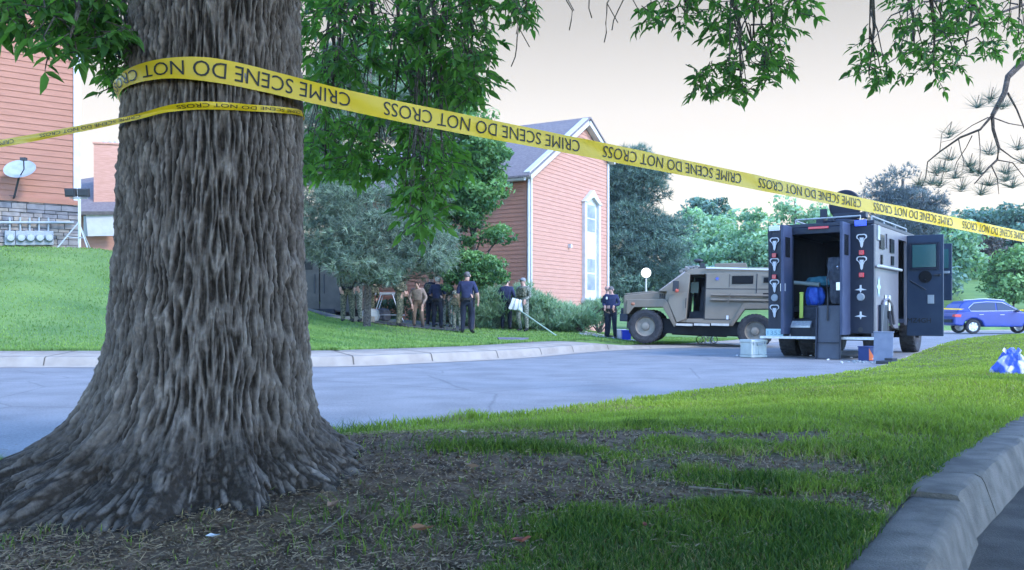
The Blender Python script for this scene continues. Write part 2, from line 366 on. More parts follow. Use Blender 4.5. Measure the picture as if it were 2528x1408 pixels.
# parking kerb (stone blocks) and its gutter
kd = Vector((.70, 1, 0)).normalized(); kn = Vector((kd.y, -kd.x, 0))
prof = [(-.03, -.1), (-.03, .285), (.0, .297), (.135, .300), (.158, .292), (.170, .270), (.205, .148), (.205, -.1)]
def kpt(y, o, z): p = Vector((float(kline_x(y)), y, 0)) + kn * o; return (p.x, p.y, z)
pk = MB()
joints = [-6, -3.5, -.8, 3.12, 3.5, 4.6, 6.1, 9.1, 12.1, 15.1, 18.1, 21.1, 24.1, 27.1, 30.1, 36, 44, 52]
for i, (y0, y1) in enumerate(zip(joints, joints[1:])):
    dz = -.016 if y1 < 3.2 else (.0 if i % 2 else .003); dx = .022 if y1 < 3.2 else 0; g = .014 if abs(y1 - 3.12) < .01 else .003
    n_ = 24; ring = []
    for k in range(n_ + 1):
        yy = y0 + g + (y1 - y0 - 2 * g) * k / n_; e = min(1, min(k, n_ - k) * (y1 - y0) / n_ / .03); e = .35 + .65 * e
        ring.append([kpt(yy, o + dx + .009 * (noise(np.array(yy * 7), np.array(o * 30.), 4) - .5), (z - (1 - e) * .014 if z > .2 else z) + dz + (.009 * (float(noise(np.array(yy * 11), np.array(o * 50.), 8)) - .5) if z > .2 else 0)) for o, z in prof])
    m_ = len(prof); vs = [p for r_ in ring for p in r_]
    fs = [(k * m_ + j, k * m_ + j + 1, (k + 1) * m_ + j + 1, (k + 1) * m_ + j) for k in range(n_) for j in range(m_ - 1)]
    fs += [tuple(range(m_)), tuple(range(n_ * m_, (n_ + 1) * m_))[::-1]]
    pk.add(vs, fs)
o = pk.build('parking_kerb', m_conc2, smooth=True); o['kind'] = 'structure'
pv = MB(); edges = [-6, -1, 2.55, 2.61, 6.4, 9.5, 20, 52]
for y0, y1 in zip(edges, edges[1:]):
    if abs(y1 - y0) < .1: continue
    N_ = 20
    for k in range(N_):
        ya = y0 + (y1 - y0) * k / N_ + (.008 if k == 0 else 0); yb = y0 + (y1 - y0) * (k + 1) / N_ - (.008 if k == N_ - 1 else 0)
        for o0, o1 in ((.19, .45), (.45, .9), (.9, 2.2), (2.2, 30)):
            pv.add([kpt(ya, o0, .136), kpt(yb, o0, .136), kpt(yb, o1, .136), kpt(ya, o1, .136)], [(0, 1, 2, 3)])
o = pv.build('parking_pavement', m_pav); o['kind'] = 'structure'
cr_ = MB(); pts = [kpt(2.58 + .02 * math.sin(k * 1.3) - .00 * k, .17 + k * .1, .138) for k in range(22)]
for p, q in zip(pts, pts[1:]):
    w0 = .022
    cr_.add([(p[0] - .01, p[1] - w0, .134), (q[0] - .01, q[1] - w0, .139), (q[0], q[1] + w0, .139), (p[0], p[1] + w0, .139)], [(0, 1, 2, 3)])
o = cr_.build('pavement_crack', mat('crack dirt', (.03, .025, .022), rough=1)); o['kind'] = 'structure'

# ------------------------------------------------------------ grass blades
def blades(name, x, y, z, hgt, wid, m, tint, lean=.5, label=None, cat='grass'):
    n = len(x); rng = np.random.default_rng(len(x))
    a = rng.uniform(0, 2 * np.pi, n); la = rng.uniform(0, 2 * np.pi, n); ln = rng.uniform(.1, 1, n) * lean * hgt
    dx, dy = np.cos(a) * wid / 2, np.sin(a) * wid / 2
    V = np.zeros((n, 6, 3))
    for k, (f, q, wv) in enumerate(((0, 0, 1), (.55, .25, .85), (1, 1, .12))):
        cx = x + np.cos(la) * ln * q; cy = y + np.sin(la) * ln * q; cz = z - .006 + hgt * f * (1 - .18 * q * ln / hgt)
        V[:, 2 * k] = np.stack([cx - dx * wv, cy - dy * wv, cz], 1); V[:, 2 * k + 1] = np.stack([cx + dx * wv, cy + dy * wv, cz], 1)
    b = np.arange(n)[:, None] * 6
    Fc = np.concatenate([b + np.array([[0, 1, 3, 2]]), b + np.array([[2, 3, 5, 4]])], 0)
    o = mesh_np(name, V.reshape(-1, 3), Fc, m, tint=np.repeat(tint, 6))
    tag(o, label, cat, kind='stuff'); return o
rng = np.random.default_rng(5)
def sample(n, y0, y1, power, xlo=-.66, xhi=.66):
    u = rng.uniform(0, 1, n); p = 1 - power
    y = (y0 ** p + u * (y1 ** p - y0 ** p)) ** (1 / p) if p != 0 else y0 * (y1 / y0) ** u
    return rng.uniform(xlo, xhi, n) * y, y
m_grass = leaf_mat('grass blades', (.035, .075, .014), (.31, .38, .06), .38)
x, y = sample(640000, 1.9, 44, 1.2)
k = (kdist(x, y) > -.004 - .022 * rng.uniform(0, 1, len(x)) ** 3); x, y = x[k], y[k]
dN = -pdist(NC[::2], x, y); k = dN > -.06; x, y, dN = x[k], y[k], dN[k]
b_ = bare(x, y); cl = noise(x * 9, y * 9, 31)
keep = rng.uniform(0, 1, len(x)) < np.clip((1.05 - sstep(.22, .55, b_) * 1.0 - .35 * (cl < .35)) * np.maximum(.42 + .58 * sstep(3.0, 5.2, y + .8 * (noise(x * 2, y * 2, 8) - .5)), .95 * sstep(-.5, .2, x)), .012, 1)
x, y, dN, b_, cl = x[keep], y[keep], dN[keep], b_[keep], cl[keep]
z = near_h(x, y)
hg = (.020 + .026 * rng.uniform(0, 1, len(x)) + .030 * sstep(.5, .9, noise(x * 3, y * 3, 77))) * (1 - .35 * sstep(.1, .5, b_))
hg = hg * (1 + .5 * (dN < .12) * (x < 1)) * (1 - .35 * sstep(6, 12, y))
wd = .0035 + .0011 * np.clip(y - 2, 0, 45)
tn = np.clip(.03 + .69 * sstep(3.0, 6.0, y) + .55 * (fbm(x * 1.3, y * 1.3, 41) - .45) + .5 * (rng.uniform(0, 1, len(x)) - .5) + .25 * sstep(.1, .4, b_), 0, 1)  # lush by the road; canopy shade also put into the dark near tint
dry = (rng.uniform(0, 1, len(x)) < .07 + .45 * sstep(.47, .75, fbm(x * 1.1 + 3, y * 1.1, 57))) & (y < 9)
m_dryg = leaf_mat('dry blades', (.16, .13, .05), (.36, .30, .15), .25)
blades('dry_grass', x[dry], y[dry], z[dry], hg[dry] * .8, wd[dry], m_dryg, rng.uniform(0, 1, dry.sum()), 1.1, 'dry yellowed blades mixed through the near lawn')
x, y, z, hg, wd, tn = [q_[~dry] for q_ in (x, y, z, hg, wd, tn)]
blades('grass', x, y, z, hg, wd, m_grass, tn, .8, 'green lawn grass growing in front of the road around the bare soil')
# tall tuft by the trunk's right foot
n_ = 260; x = rng.normal(-1.02, .10, n_) + .1; y = rng.normal(5.35, .12, n_)
n2 = 420; x = np.concatenate([x, rng.normal(-.22, .12, n2), rng.normal(.10, .12, n2), rng.normal(-.22, .16, n2)]); y = np.concatenate([y, rng.normal(3.62, .09, n2), rng.normal(3.66, .06, n2), rng.normal(2.55, .16, n2)])
o = blades('grass_tufts', x, y, near_h(x, y), rng.uniform(.025, .075, len(x)) * (1 + 1.2 * (y > 5)), np.full(len(x), .004), m_grass, rng.uniform(.0, .35, len(x)), 1.2, 'taller loose tufts of grass in the bare soil beside the trunk')
# straw-dry blades and clippings in the worn patches
m_straw = leaf_mat('straw', (.10, .055, .035), (.46, .32, .20), .15)
x, y = sample(60000, 1.95, 6.5, 1.0); b_ = bare(x, y); k = (b_ > .12 + .2 * rng.uniform(0, 1, len(x))) & (kdist(x, y) > 0) & (np.hypot(x + 1.08, y - 3.2) > .5); x, y = x[k], y[k]
n_ = len(x); a = rng.uniform(0, np.pi, n_); L = rng.uniform(.0025, .009, n_) * (1 + 1.6 * (rng.uniform(0, 1, n_) > .95)); wv = rng.uniform(.0010, .0032, n_); zz = near_h(x, y) + rng.uniform(.002, .016, n_); ti = rng.normal(0, .25, n_)
ux, uy, uz = np.cos(a) * np.cos(ti), np.sin(a) * np.cos(ti), np.sin(ti); vx, vy = -np.sin(a), np.cos(a)
V = np.stack([np.stack([x + s1 * ux * L + s2 * vx * wv, y + s1 * uy * L + s2 * vy * wv, zz + s1 * uz * L + s2 * .4 * wv], 1) for s1, s2 in ((-1, -1), (1, -.5), (1, .5), (-1, 1))], 1)
o = mesh_np('wood_chips', V.reshape(-1, 3), np.arange(n_ * 4).reshape(-1, 4), m_straw, tint=np.repeat(np.clip(rng.beta(1.2, 2.4, n_), 0, 1), 4))
tag(o, 'dry wood chips and straw scattered over the bare soil', 'wood chips', kind='stuff')
x, y = sample(3800, 2.0, 6.0, 1.0, -.62, .5); b_ = bare(x, y); k = (b_ > .2) & (kdist(x, y) > .02) & (np.hypot(x + 1.08, y - 3.2) > .5); x, y = x[k], y[k]; n_ = len(x)
a = rng.uniform(0, np.pi, n_); L = rng.uniform(.008, .024, n_); wv = rng.uniform(.0006, .0013, n_); zz = near_h(x, y) + rng.uniform(.006, .02, n_); ti = rng.normal(0, .3, n_); ux, uy, uz = np.cos(a) * np.cos(ti), np.sin(a) * np.cos(ti), np.sin(ti); vx, vy = -np.sin(a), np.cos(a)
V = np.stack([np.stack([x + s1 * ux * L + s2 * vx * wv, y + s1 * uy * L + s2 * vy * wv, zz + s1 * uz * L + s2 * .4 * wv], 1) for s1, s2 in ((-1, -1), (1, -.5), (1, .5), (-1, 1))], 1)
o = mesh_np('dry_straw', V.reshape(-1, 3), np.arange(n_ * 4).reshape(-1, 4), m_straw, tint=np.repeat(rng.uniform(.6, 1, n_), 4)); tag(o, 'long pale straws lying on the worn ground', 'straw', kind='stuff')
# clods of soil
x, y = sample(9000, 1.95, 5, 1.0, -.62, .4); b_ = bare(x, y); k = (b_ > .3) & (kdist(x, y) > 0); x, y = x[k], y[k]; n_ = len(x)
r = rng.uniform(.003, .010, n_); z = near_h(x, y)
oc = np.array([(1, 0, 0), (0, 1, 0), (-1, 0, 0), (0, -1, 0), (0, 0, 1), (0, 0, -1)], float)
V = np.stack([x, y, z], 1)[:, None] + oc[None] * (r[:, None, None] * rng.uniform(.6, 1.4, (n_, 6, 1)))
fo = np.array([(0, 1, 4), (1, 2, 4), (2, 3, 4), (3, 0, 4), (1, 0, 5), (2, 1, 5), (3, 2, 5), (0, 3, 5)])
o = mesh_np('soil_clods', V.reshape(-1, 3), (np.arange(n_)[:, None, None] * 6 + fo[None]).reshape(-1, 3), m_soil); tag(o, 'crumbs of dark soil round the foot of the trunk', 'soil', kind='stuff')
# far lawn edge blades
m_grass2 = leaf_mat('lawn blades', (.085, .175, .05), (.23, .34, .085), .3)
ux = rng.uniform(0, 1, 200000); idx = (ux * 330 + 60)
RC = resample(FC, 700); i0 = idx.astype(int); fr = idx - i0; base = RC[i0] * (1 - fr[:, None]) + RC[i0 + 1] * fr[:, None]
tg = RC[i0 + 1] - RC[i0]; tg /= np.linalg.norm(tg, axis=1)[:, None]; dd = 1.33 + 10 * rng.uniform(0, 1, len(ux)) ** 1.6
x = base[:, 0] - tg[:, 1] * dd; y = base[:, 1] + tg[:, 0] * dd; dF = pdist(FC[::2], x, y); k = (dF > 1.3); x, y, dF = x[k], y[k], dF[k]
tn = np.clip(.5 + .16 * np.sin(x * 2.1 + y * 3.6) + .9 * (fbm(x * .6, y * 1.2, 51) - .47) + .35 * (rng.uniform(0, 1, len(x)) - .5), 0, 1)
blades('lawn_grass', x, y, far_h(x, y, dF), rng.uniform(.03, .07, len(x)), np.full(len(x), .022), m_grass2, tn, .8, 'mown green lawn grass beyond the far pavement')

# ------------------------------------------------------------ the big tree
TX, TY = -1.085, 3.22
big = thing('large_tree', 'large old shade tree with deeply furrowed grey bark and yellow tape round it', 'tree', (TX, TY, .3))
RZ = [.0, .2, .27, .33, .40, .45, .505, .57, .65, .77, .87, 1.16, 1.38, 1.75, 2.05, 2.6, 3.2, 3.9]
RR = [1.08, .88, .77, .68, .555, .495, .44, .402, .372, .348, .335, .312, .304, .290, .280, .28, .28, .31]
nu = 760; zs = np.concatenate([np.arange(.10, 2.15, .0036), np.arange(2.16, 3.95, .03)])
th = np.arange(nu) / nu * 2 * np.pi; TH, ZZ = np.meshgrid(th, zs)
R0 = np.interp(ZZ, RZ, RR)
lob = np.zeros_like(TH)
for a, wd_, am in ((182, 24, 1.0), (232, 15, .62), (262, 16, .75), (292, 12, .40), (318, 14, .22), (352, 20, .5), (40, 20, .6), (95, 22, .7), (140, 16, .5), (207, 10, .35), (243, 6, .42), (276, 6, .40), (220, 5, .32), (302, 6, .34), (330, 6, .28), (196, 6, .3)):
    dl = np.abs((np.degrees(TH) - a + 180) % 360 - 180); lob += am * np.exp(-(dl / wd_) ** 2)
fl = (1 - sstep(.25, .85, ZZ)); R0 = R0 * (1 + fl * (.62 * lob - .42)) + .006 * np.sin(TH * 3 + ZZ * 2) + .008 * np.sin(TH * 5 - ZZ * 3)
# furrowed bark: elongated cells, interlaced by a shear that alternates with height
def bark_cells(NCELL, vs, seed):
    U = TH / (2 * np.pi) * NCELL
    Uw = U + 1.5 * (fbm(U * .45, ZZ * 3.6, 61 + seed, 3) - .45) + 1.0 * (noise(U * .7, ZZ * 8, 66 + seed) - .5)
    Vw = ZZ * vs + 1.3 * (noise(U * .9, ZZ * 2.2, 15 + seed) - .5)
    iu = np.floor(Uw); iv = np.floor(Vw); F1 = np.full(U.shape, 9.); F2 = np.full(U.shape, 9.); ID = np.zeros(U.shape)
    for du in (-1, 0, 1):
        for dv in (-1, 0, 1):
            cu_, cv_ = iu + du, iv + dv; cm = np.mod(cu_, NCELL)
            jx = _h(cm, cv_, 1 + seed); jy = _h(cm, cv_, 2 + seed); q = _h(cm, cv_, 3 + seed)
            d_ = np.hypot(Uw - cu_ - .12 - .76 * jx, (Vw - cv_ - .05 - .9 * jy) * .75)
            m1 = d_ < F1; F2 = np.where(m1, F1, np.minimum(F2, d_)); ID = np.where(m1, q, ID); F1 = np.where(m1, d_, F1)
    return F2 - F1, ID
e1_, I1_ = bark_cells(84, 5.6, 0); e2_, I2_ = bark_cells(140, 22, 50); e3_, I3_ = bark_cells(190, 13, 80)
kz = sstep(.34, .58, ZZ); e = e1_ * kz + e2_ * (1 - kz); ID = I1_ * kz + I2_ * (1 - kz)
U = TH / (2 * np.pi) * 62
net = 1 - np.clip((e - .08) / .34, 0, 1); plate = sstep(.05, .4, e3_) * (.4 + .6 * I3_)
ridge = np.clip(.72 * net + .42 * plate * (1 - .5 * net) * (.5 + .7 * ID), 0, 1.1)
ridge = ridge * kz + (1 - kz) * sstep(.03, .36, e2_) * (.35 + .65 * I2_)
ug = U * 3.3; fine = fbm(ug, ZZ * 24, 71, 3); fib = fbm(U * 9, ZZ * 14, 77, 3)
low = 1 - sstep(.38, .62, ZZ)
fb2 = fbm(U * .95, ZZ * 13, 88, 4)
disp = (ridge * (.0235 * (1 - .25 * low)) + .020 * (fine - .45) + .016 * (fib - .45) + .012 * (fbm(U * 5, ZZ * 60, 99, 3) - .45) + low * .045 * (fbm(U * 2.6, ZZ * 42, 123, 3) - .45) + low * .085 * (fb2 - .45) + .012 * (fbm(U * .22, ZZ * 1.5, 93) - .45))
disp = disp * (ZZ < 2.2) + .012 * (ZZ >= 2.2)
RRR = R0 + disp - .012
cx = TX + .02 * np.sin(ZZ * 1.1 - 1.0) ; cy = TY
X = cx + RRR * np.cos(TH); Y = cy + RRR * np.sin(TH)
i = np.arange(len(zs) * nu).reshape(len(zs), nu); j = np.roll(i, -1, axis=1)
f = np.stack([i[:-1], j[:-1], j[1:], i[1:]], -1).reshape(-1, 4)
mb_ = bpy.data.materials.new('furrowed bark'); mb_.use_nodes = True; n = mb_.node_tree; bs = n.nodes['Principled BSDF']; bs.inputs['Roughness'].default_value = .92; bs.inputs['Specular IOR Level'].default_value = .15
at = n.nodes.new('ShaderNodeAttribute'); at.attribute_name = 'tint'; rp = n.nodes.new('ShaderNodeValToRGB'); c = rp.color_ramp
c.elements[0].color = (.036, .027, .022, 1); c.elements[0].position = .0; c.elements[1].color = (.37, .305, .27, 1); c.elements[1].position = 1
q = c.elements.new(.45); q.color = (.15, .12, .105, 1)
tcn = n.nodes.new('ShaderNodeTexCoord'); ns = n.nodes.new('ShaderNodeTexNoise'); ns.inputs['Scale'].default_value = 55; ns.inputs['Detail'].default_value = 7
n.links.new(tcn.outputs['Object'], ns.inputs['Vector']); ad = n.nodes.new('ShaderNodeMath'); ad.operation = 'MULTIPLY_ADD'; ad.inputs[1].default_value = .5; 
n.links.new(ns.outputs[0], ad.inputs[0]); n.links.new(at.outputs['Fac'], ad.inputs[2]); sb = n.nodes.new('ShaderNodeMath'); sb.operation = 'SUBTRACT'; sb.inputs[1].default_value = .25
n.links.new(ad.outputs[0], sb.inputs[0]); n.links.new(sb.outputs[0], rp.inputs[0]); n.links.new(rp.outputs[0], bs.inputs['Base Color'])
n3 = n.nodes.new('ShaderNodeTexNoise'); n3.inputs['Scale'].default_value = 95; n3.inputs['Detail'].default_value = 8; mp3 = n.nodes.new('ShaderNodeMapping'); mp3.inputs['Scale'].default_value = (1, 1, .35); n.links.new(tcn.outputs['Object'], mp3.inputs[0]); n.links.new(mp3.outputs[0], n3.inputs['Vector'])
bp3 = n.nodes.new('ShaderNodeBump'); bp3.inputs['Strength'].default_value = .9; bp3.inputs['Distance'].default_value = .012; n.links.new(n3.outputs[0], bp3.inputs['Height']); n.links.new(bp3.outputs[0], bs.inputs['Normal'])
tint = np.clip(.0 + .80 * ridge * (.75 + .25 * I3_) + .45 * (fine - .5) + .3 * (fib - .5) - .12 * low, 0, 1)
v3 = np.stack([X - TX, Y - TY, ZZ - .3], -1).reshape(-1, 3)
mesh_np('trunk', v3, f, mb_, big, tint=tint.ravel(), smooth=True)
# ------------------------------------------------------------ big tree: limbs and leaves
m_bark2 = mat('limb bark', (.05, .042, .04), (.15, .125, .11), 25, .95, .8, 60)
LEAF_T = np.array([(0, 1, 4), (1, 5, 4), (1, 2, 5), (2, 3, 5), (0, 6, 1), (1, 6, 7), (1, 7, 2), (2, 7, 3)])
def leaves_from(name, base, dirv, up, L, m, parent, tint, wr=.36):
    """folded lens shaped leaves: base point, direction, blade normal"""
    n = len(base); dirv = dirv / np.linalg.norm(dirv, axis=1)[:, None]
    side = np.cross(dirv, up); side /= np.linalg.norm(side, axis=1)[:, None] + 1e-9; nrm = np.cross(side, dirv)
    pts = [(0, 0, 0), (.33, 0, -.03), (.68, 0, -.02), (1, 0, -.10), (.26, .46, .07), (.62, .36, .05), (.26, -.46, .07), (.62, -.36, .05)]
    V = np.zeros((n, 8, 3)); L = L[:, None]
    for k, (a, b, c) in enumerate(pts): V[:, k] = base + dirv * L * a + side * L * wr * b + nrm * L * c
    F_ = (np.arange(n)[:, None, None] * 8 + LEAF_T[None]).reshape(-1, 3)
    return mesh_np(name, V.reshape(-1, 3), F_, m, parent, tint=np.repeat(tint, 8), smooth=False)
rng = np.random.default_rng(11)
m_leaf = leaf_mat('ash leaves', (.035, .10, .038), (.15, .31, .07), .5, .45)
limbs = MB(); tw = MB(); LB, LD, LU, LL, LT = [], [], [], [], []
T0 = Vector((TX, TY, .3))
def rel(p): return Vector(p) - T0
def leafy_twig(p, d, n=6, L=.07, spread=1.0, tb=0.5):
    """a drooping twig with leaf pairs; p, d world"""
    pts = [Vector(p)]; d = Vector(d).normalized(); st = L * .33
    for k in range(n):
        d = (d + Vector((rng.normal(0, .28), rng.normal(0, .28), -.06 + rng.normal(0, .12)))).normalized(); pts.append(pts[-1] + d * st)
        s_ = d.cross(Vector((0, 0, 1)));
        if s_.length < .1: s_ = Vector((1, 0, 0))
        s_.normalize(); ph = rng.uniform(0, 6.28) if k % 2 else None
        for sg in (-1, 1):
            if rng.uniform() < .12: continue
            o_ = (s_ * sg * rng.uniform(.5, 1.1) + d * rng.uniform(.2, .9) + Vector((rng.normal(0, .35), rng.normal(0, .35), -rng.uniform(-.35, .95)))).normalized()
            LB.append(pts[-1]); LD.append(o_); LU.append(Vector((rng.normal(0, .6), rng.normal(0, .6), 1)).normalized()); LL.append(L * rng.uniform(.42, .95)); LT.append(np.clip(rng.normal(tb, .22), 0, 1))
    LB.append(pts[-1]); LD.append(d); LU.append(Vector((rng.normal(0, .5), rng.normal(0, .5), 1))); LL.append(L * 1.1); LT.append(np.clip(rng.normal(tb, .22), 0, 1))
    tw.tube([rel(q) for q in pts], [.0022] * (len(pts) - 1) + [.001], 4, cap=False)
# (px, py, Z0, Z1, rx, ry, twigs, leaf length)
DEN = lambda px, n: max(3, int(n * (1.35 if px < 400 else 1.3 if px < 1350 else .92)))
CL = [(70, 10, 2.7, 3.3, 120, 85, 80, .075), (215, 50, 2.8, 3.5, 90, 80, 85, .075), (285, 140, 3.0, 3.6, 45, 90, 50, .065), (160, 120, 2.6, 2.9, 35, 18, 4, .08),
      (880, 70, 4.0, 5.6, 190, 120, 165, .085), (830, 200, 4.2, 5.2, 110, 70, 45, .085), (1120, 60, 4.0, 5.2, 120, 110, 120, .08), (1150, 190, 3.9, 4.8, 75, 70, 55, .08), (1030, 230, 4.2, 5.2, 80, 60, 40, .085),
      (820, 370, 4.4, 5.4, 90, 75, 70, .09), (910, 400, 4.4, 5.4, 90, 50, 42, .09), (1060, 400, 4.0, 4.8, 100, 70, 55, .085), (1040, 500, 4.0, 4.6, 70, 70, 44, .085), (980, 320, 4.4, 5, 130, 40, 30, .09), (1290, 25, 4, 4.6, 55, 35, 16, .075),
      (1680, 25, 3.9, 4.5, 110, 50, 44, .07), (1850, 80, 3.9, 4.6, 100, 95, 70, .07), (1800, 195, 3.9, 4.4, 110, 45, 44, .07), (1960, 20, 3.9, 4.4, 50, 55, 20, .07), (1900, 150, 3.9, 4.4, 60, 60, 26, .07),
      (2330, 25, 4.2, 5.2, 150, 60, 60, .07), (2230, 110, 4.2, 5, 130, 50, 30, .07), (2400, 90, 4.4, 5.4, 110, 70, 40, .07), (2150, 170, 4.2, 4.8, 60, 40, 18, .07), (2290, 160, 4.2, 5, 90, 45, 24, .07), (2510, 60, 4.6, 5.4, 70, 90, 22, .07)]
CL += [(100, -170, 2.8, 3.6, 170, 90, 50, .08), (880, -190, 4.1, 5.4, 200, 110, 60, .085), (1150, -170, 4.1, 5.2, 150, 110, 45, .08), (1730, -170, 3.9, 4.7, 160, 120, 55, .075), (1930, -190, 3.9, 4.7, 120, 120, 40, .075), (2280, -180, 4.2, 5.3, 180, 120, 50, .075), (2500, -200, 4.4, 5.6, 120, 130, 35, .075)]
heads = {'l': (-1.25, 3.1, 3.5), 'r': (-.6, 4.3, 3.9), 'm': (1.1, 3.6, 4.0), 'x': (2.7, 3.9, 4.4)}
for a_, h_ in heads.items():
    h_ = Vector(h_); st = Vector((TX, TY, 3.2 if a_ != 'l' else 2.9)); mid = st.lerp(h_, .5) + Vector((0, 0, .25))
    limbs.tube([rel(st), rel(mid), rel(h_)], [.13, .09, .06], 10)
for ci, (px, py, z0, z1, rx, ry, nt_, Lf) in enumerate(CL):
    c = W(px, py, (z0 + z1) / 2); hk = 'l' if px < 400 else 'r' if px < 1350 else 'm' if px < 2030 else 'x'; h_ = Vector(heads[hk])
    top = c + Vector((0, 0, ry * c.y / F + .25)); top = Vector((top.x, top.y, max(top.z, .9 + .36 * top.y + .1)))
    m1 = h_.lerp(top, .5) + Vector((0, 0, .2)); limbs.tube([rel(h_), rel(m1), rel(top)], [.05, .03, .016], 8)
    low_ = c + Vector((rng.uniform(-.3, .3) * rx * c.y / F, 0, -.4 * ry * c.y / F)); limbs.tube([rel(top), rel(top.lerp(low_, .5) + Vector((.03, .02, 0))), rel(low_)], [.014, .008, .003], 6)
    nt_ = DEN(px, nt_)
    for k in range(nt_):
        while True:
            a, b = rng.uniform(-1, 1, 2)
            if a * a + b * b < 1: break
        Zk = rng.uniform(z0, z1); p = W(px + a * rx, py + b * ry, Zk)
        d_ = Vector((a * .9 + rng.normal(0, .6), rng.normal(0, .6), -.15 - .4 * rng.uniform()))
        p = p - d_.normalized() * Lf * .8
        leafy_twig(p, d_, int(rng.integers(3, 6)), Lf * .86, tb=.45 + .15 * (py > 300))
        if k % 5 == 0:
            q = top.lerp(low_, rng.uniform(.1, 1)); mdd = q.lerp(p, .5) + Vector((0, 0, .04)); tw.tube([rel(q), rel(mdd), rel(p)], [.005, .0035, .002], 5, cap=False)
# bare hanging twigs at the top of the gap
for px, py in ((1260, 60), (1285, 140), (1400, 50), (1460, 20), (1520, 80), (1560, 50)):
    p = W(px, py - 120, 4.1); pts = [p]
    for k in range(6): pts.append(pts[-1] + Vector((rng.normal(0, .02), 0, -.045)))
    tw.tube([rel(q) for q in pts], .0028, 5)
    tw.tube([rel(pts[2]), rel(pts[2] + Vector((.05, 0, -.09)))], .0022, 4)
limbs.build('limb', m_bark2, big, smooth=True)
tw.build('twigs', m_bark2, big)
A3 = lambda L: np.array([tuple(q) for q in L], float)
leaves_from('foliage', A3(LB) - np.array(T0), A3(LD), A3(LU), np.array(LL), m_leaf, big, np.array(LT), .40)
# the high crown above the viewer (shades the foreground)
def cloud_pts(blobs, n, shell=.55, rg=None, ns=.9, thr=.42):
    """points in noisy ellipsoids; blobs = (cx,cy,cz,rx,ry,rz)"""
    rg = rg or rng; vol = np.array([b[3] * b[4] * b[5] for b in blobs]) ** .75; idx = rg.choice(len(blobs), int(n * 1.9), p=vol / vol.sum()); B_ = np.array(blobs)[idx]
    dv = rg.normal(0, 1, (len(idx), 3)); dv /= np.linalg.norm(dv, axis=1)[:, None]; r = shell + (1 - shell) * rg.uniform(0, 1, len(idx)) ** .6
    bump_ = .78 + .5 * noise(dv[:, 0] * 2.3 + idx * 7.1, dv[:, 2] * 2.6 + dv[:, 1] * 2.1, 12)
    p = B_[:, :3] + dv * B_[:, 3:] * (r * bump_)[:, None]
    g = noise(p[:, 0] * ns * 1.3 + p[:, 1] * .7, p[:, 2] * ns * 1.5 + p[:, 1] * .4, 33); k = g > thr * rg.uniform(.55, 1.15, len(g))
    return p[k][:n], dv[k][:n], g[k][:n]
def clumped(blobs, n, rad, per, ns, thr, shell, flat=.55):
    """leaf positions gathered in boughs; returns points, outward directions, bough tint"""
    nc = max(4, n // per); c, dv, g = cloud_pts(blobs, nc, ns=ns, thr=thr, shell=shell); nc = len(c)
    idx = rng.integers(0, nc, n); o_ = rng.normal(0, 1, (n, 3)); o_ /= np.linalg.norm(o_, axis=1)[:, None]; rr_ = rad * (.55 + .9 * rng.uniform(0, 1, nc))[idx] * rng.uniform(.35, 1, n) ** .5
    p = c[idx] + o_ * rr_[:, None] * np.array([1, 1, flat]); ct = rng.normal(.42, .17, nc)[idx]
    return p, (o_ * .7 + dv[idx] * .5), np.clip(ct + .22 * o_[:, 2], 0, 1)  # bough tops lighter, undersides darker: light and shade put into the tint
def leaf_crown(name, blobs, n, size, m, parent, root, ns=.9, thr=.42, asp=.5, flat=.4, tv=.22, shell=.55, per=60, rad=None):
    p, dv, g = clumped(blobs, n, rad or size * 4.2, per, ns, thr, shell); n = len(p)
    nr = dv * flat + rng.normal(0, .6, (n, 3)) + np.array([0, 0, .35]); nr /= np.linalg.norm(nr, axis=1)[:, None]
    t_ = np.cross(nr, rng.normal(0, 1, (n, 3))); t_ /= np.linalg.norm(t_, axis=1)[:, None]; b_ = np.cross(nr, t_)
    s_ = size * rng.uniform(.55, 1.3, n)[:, None]
    V = np.stack([p - t_ * s_, p - b_ * s_ * asp + nr * s_ * .15, p + t_ * s_, p + b_ * s_ * asp + nr * s_ * .15], 1)
    gg = np.clip(g + rng.normal(0, tv * .6, n), 0, 1)
    return mesh_np(name, (V - np.array(root)).reshape(-1, 3), np.arange(n * 4).reshape(-1, 4), m, parent, tint=np.repeat(gg, 4))
hb = []
for k in range(70):
    x_, y_ = rng.uniform(-7.5, 7.5), rng.uniform(-8, 3.2); z_ = max(4.0, .9 + .36 * y_ + 1.3) + rng.uniform(0, 1.6)
    hb.append((x_, y_, z_, 1.3, 1.3, .6))
leaf_crown('crown', hb, 62000, .11, m_leaf, big, T0, thr=.3, per=40, rad=.8)

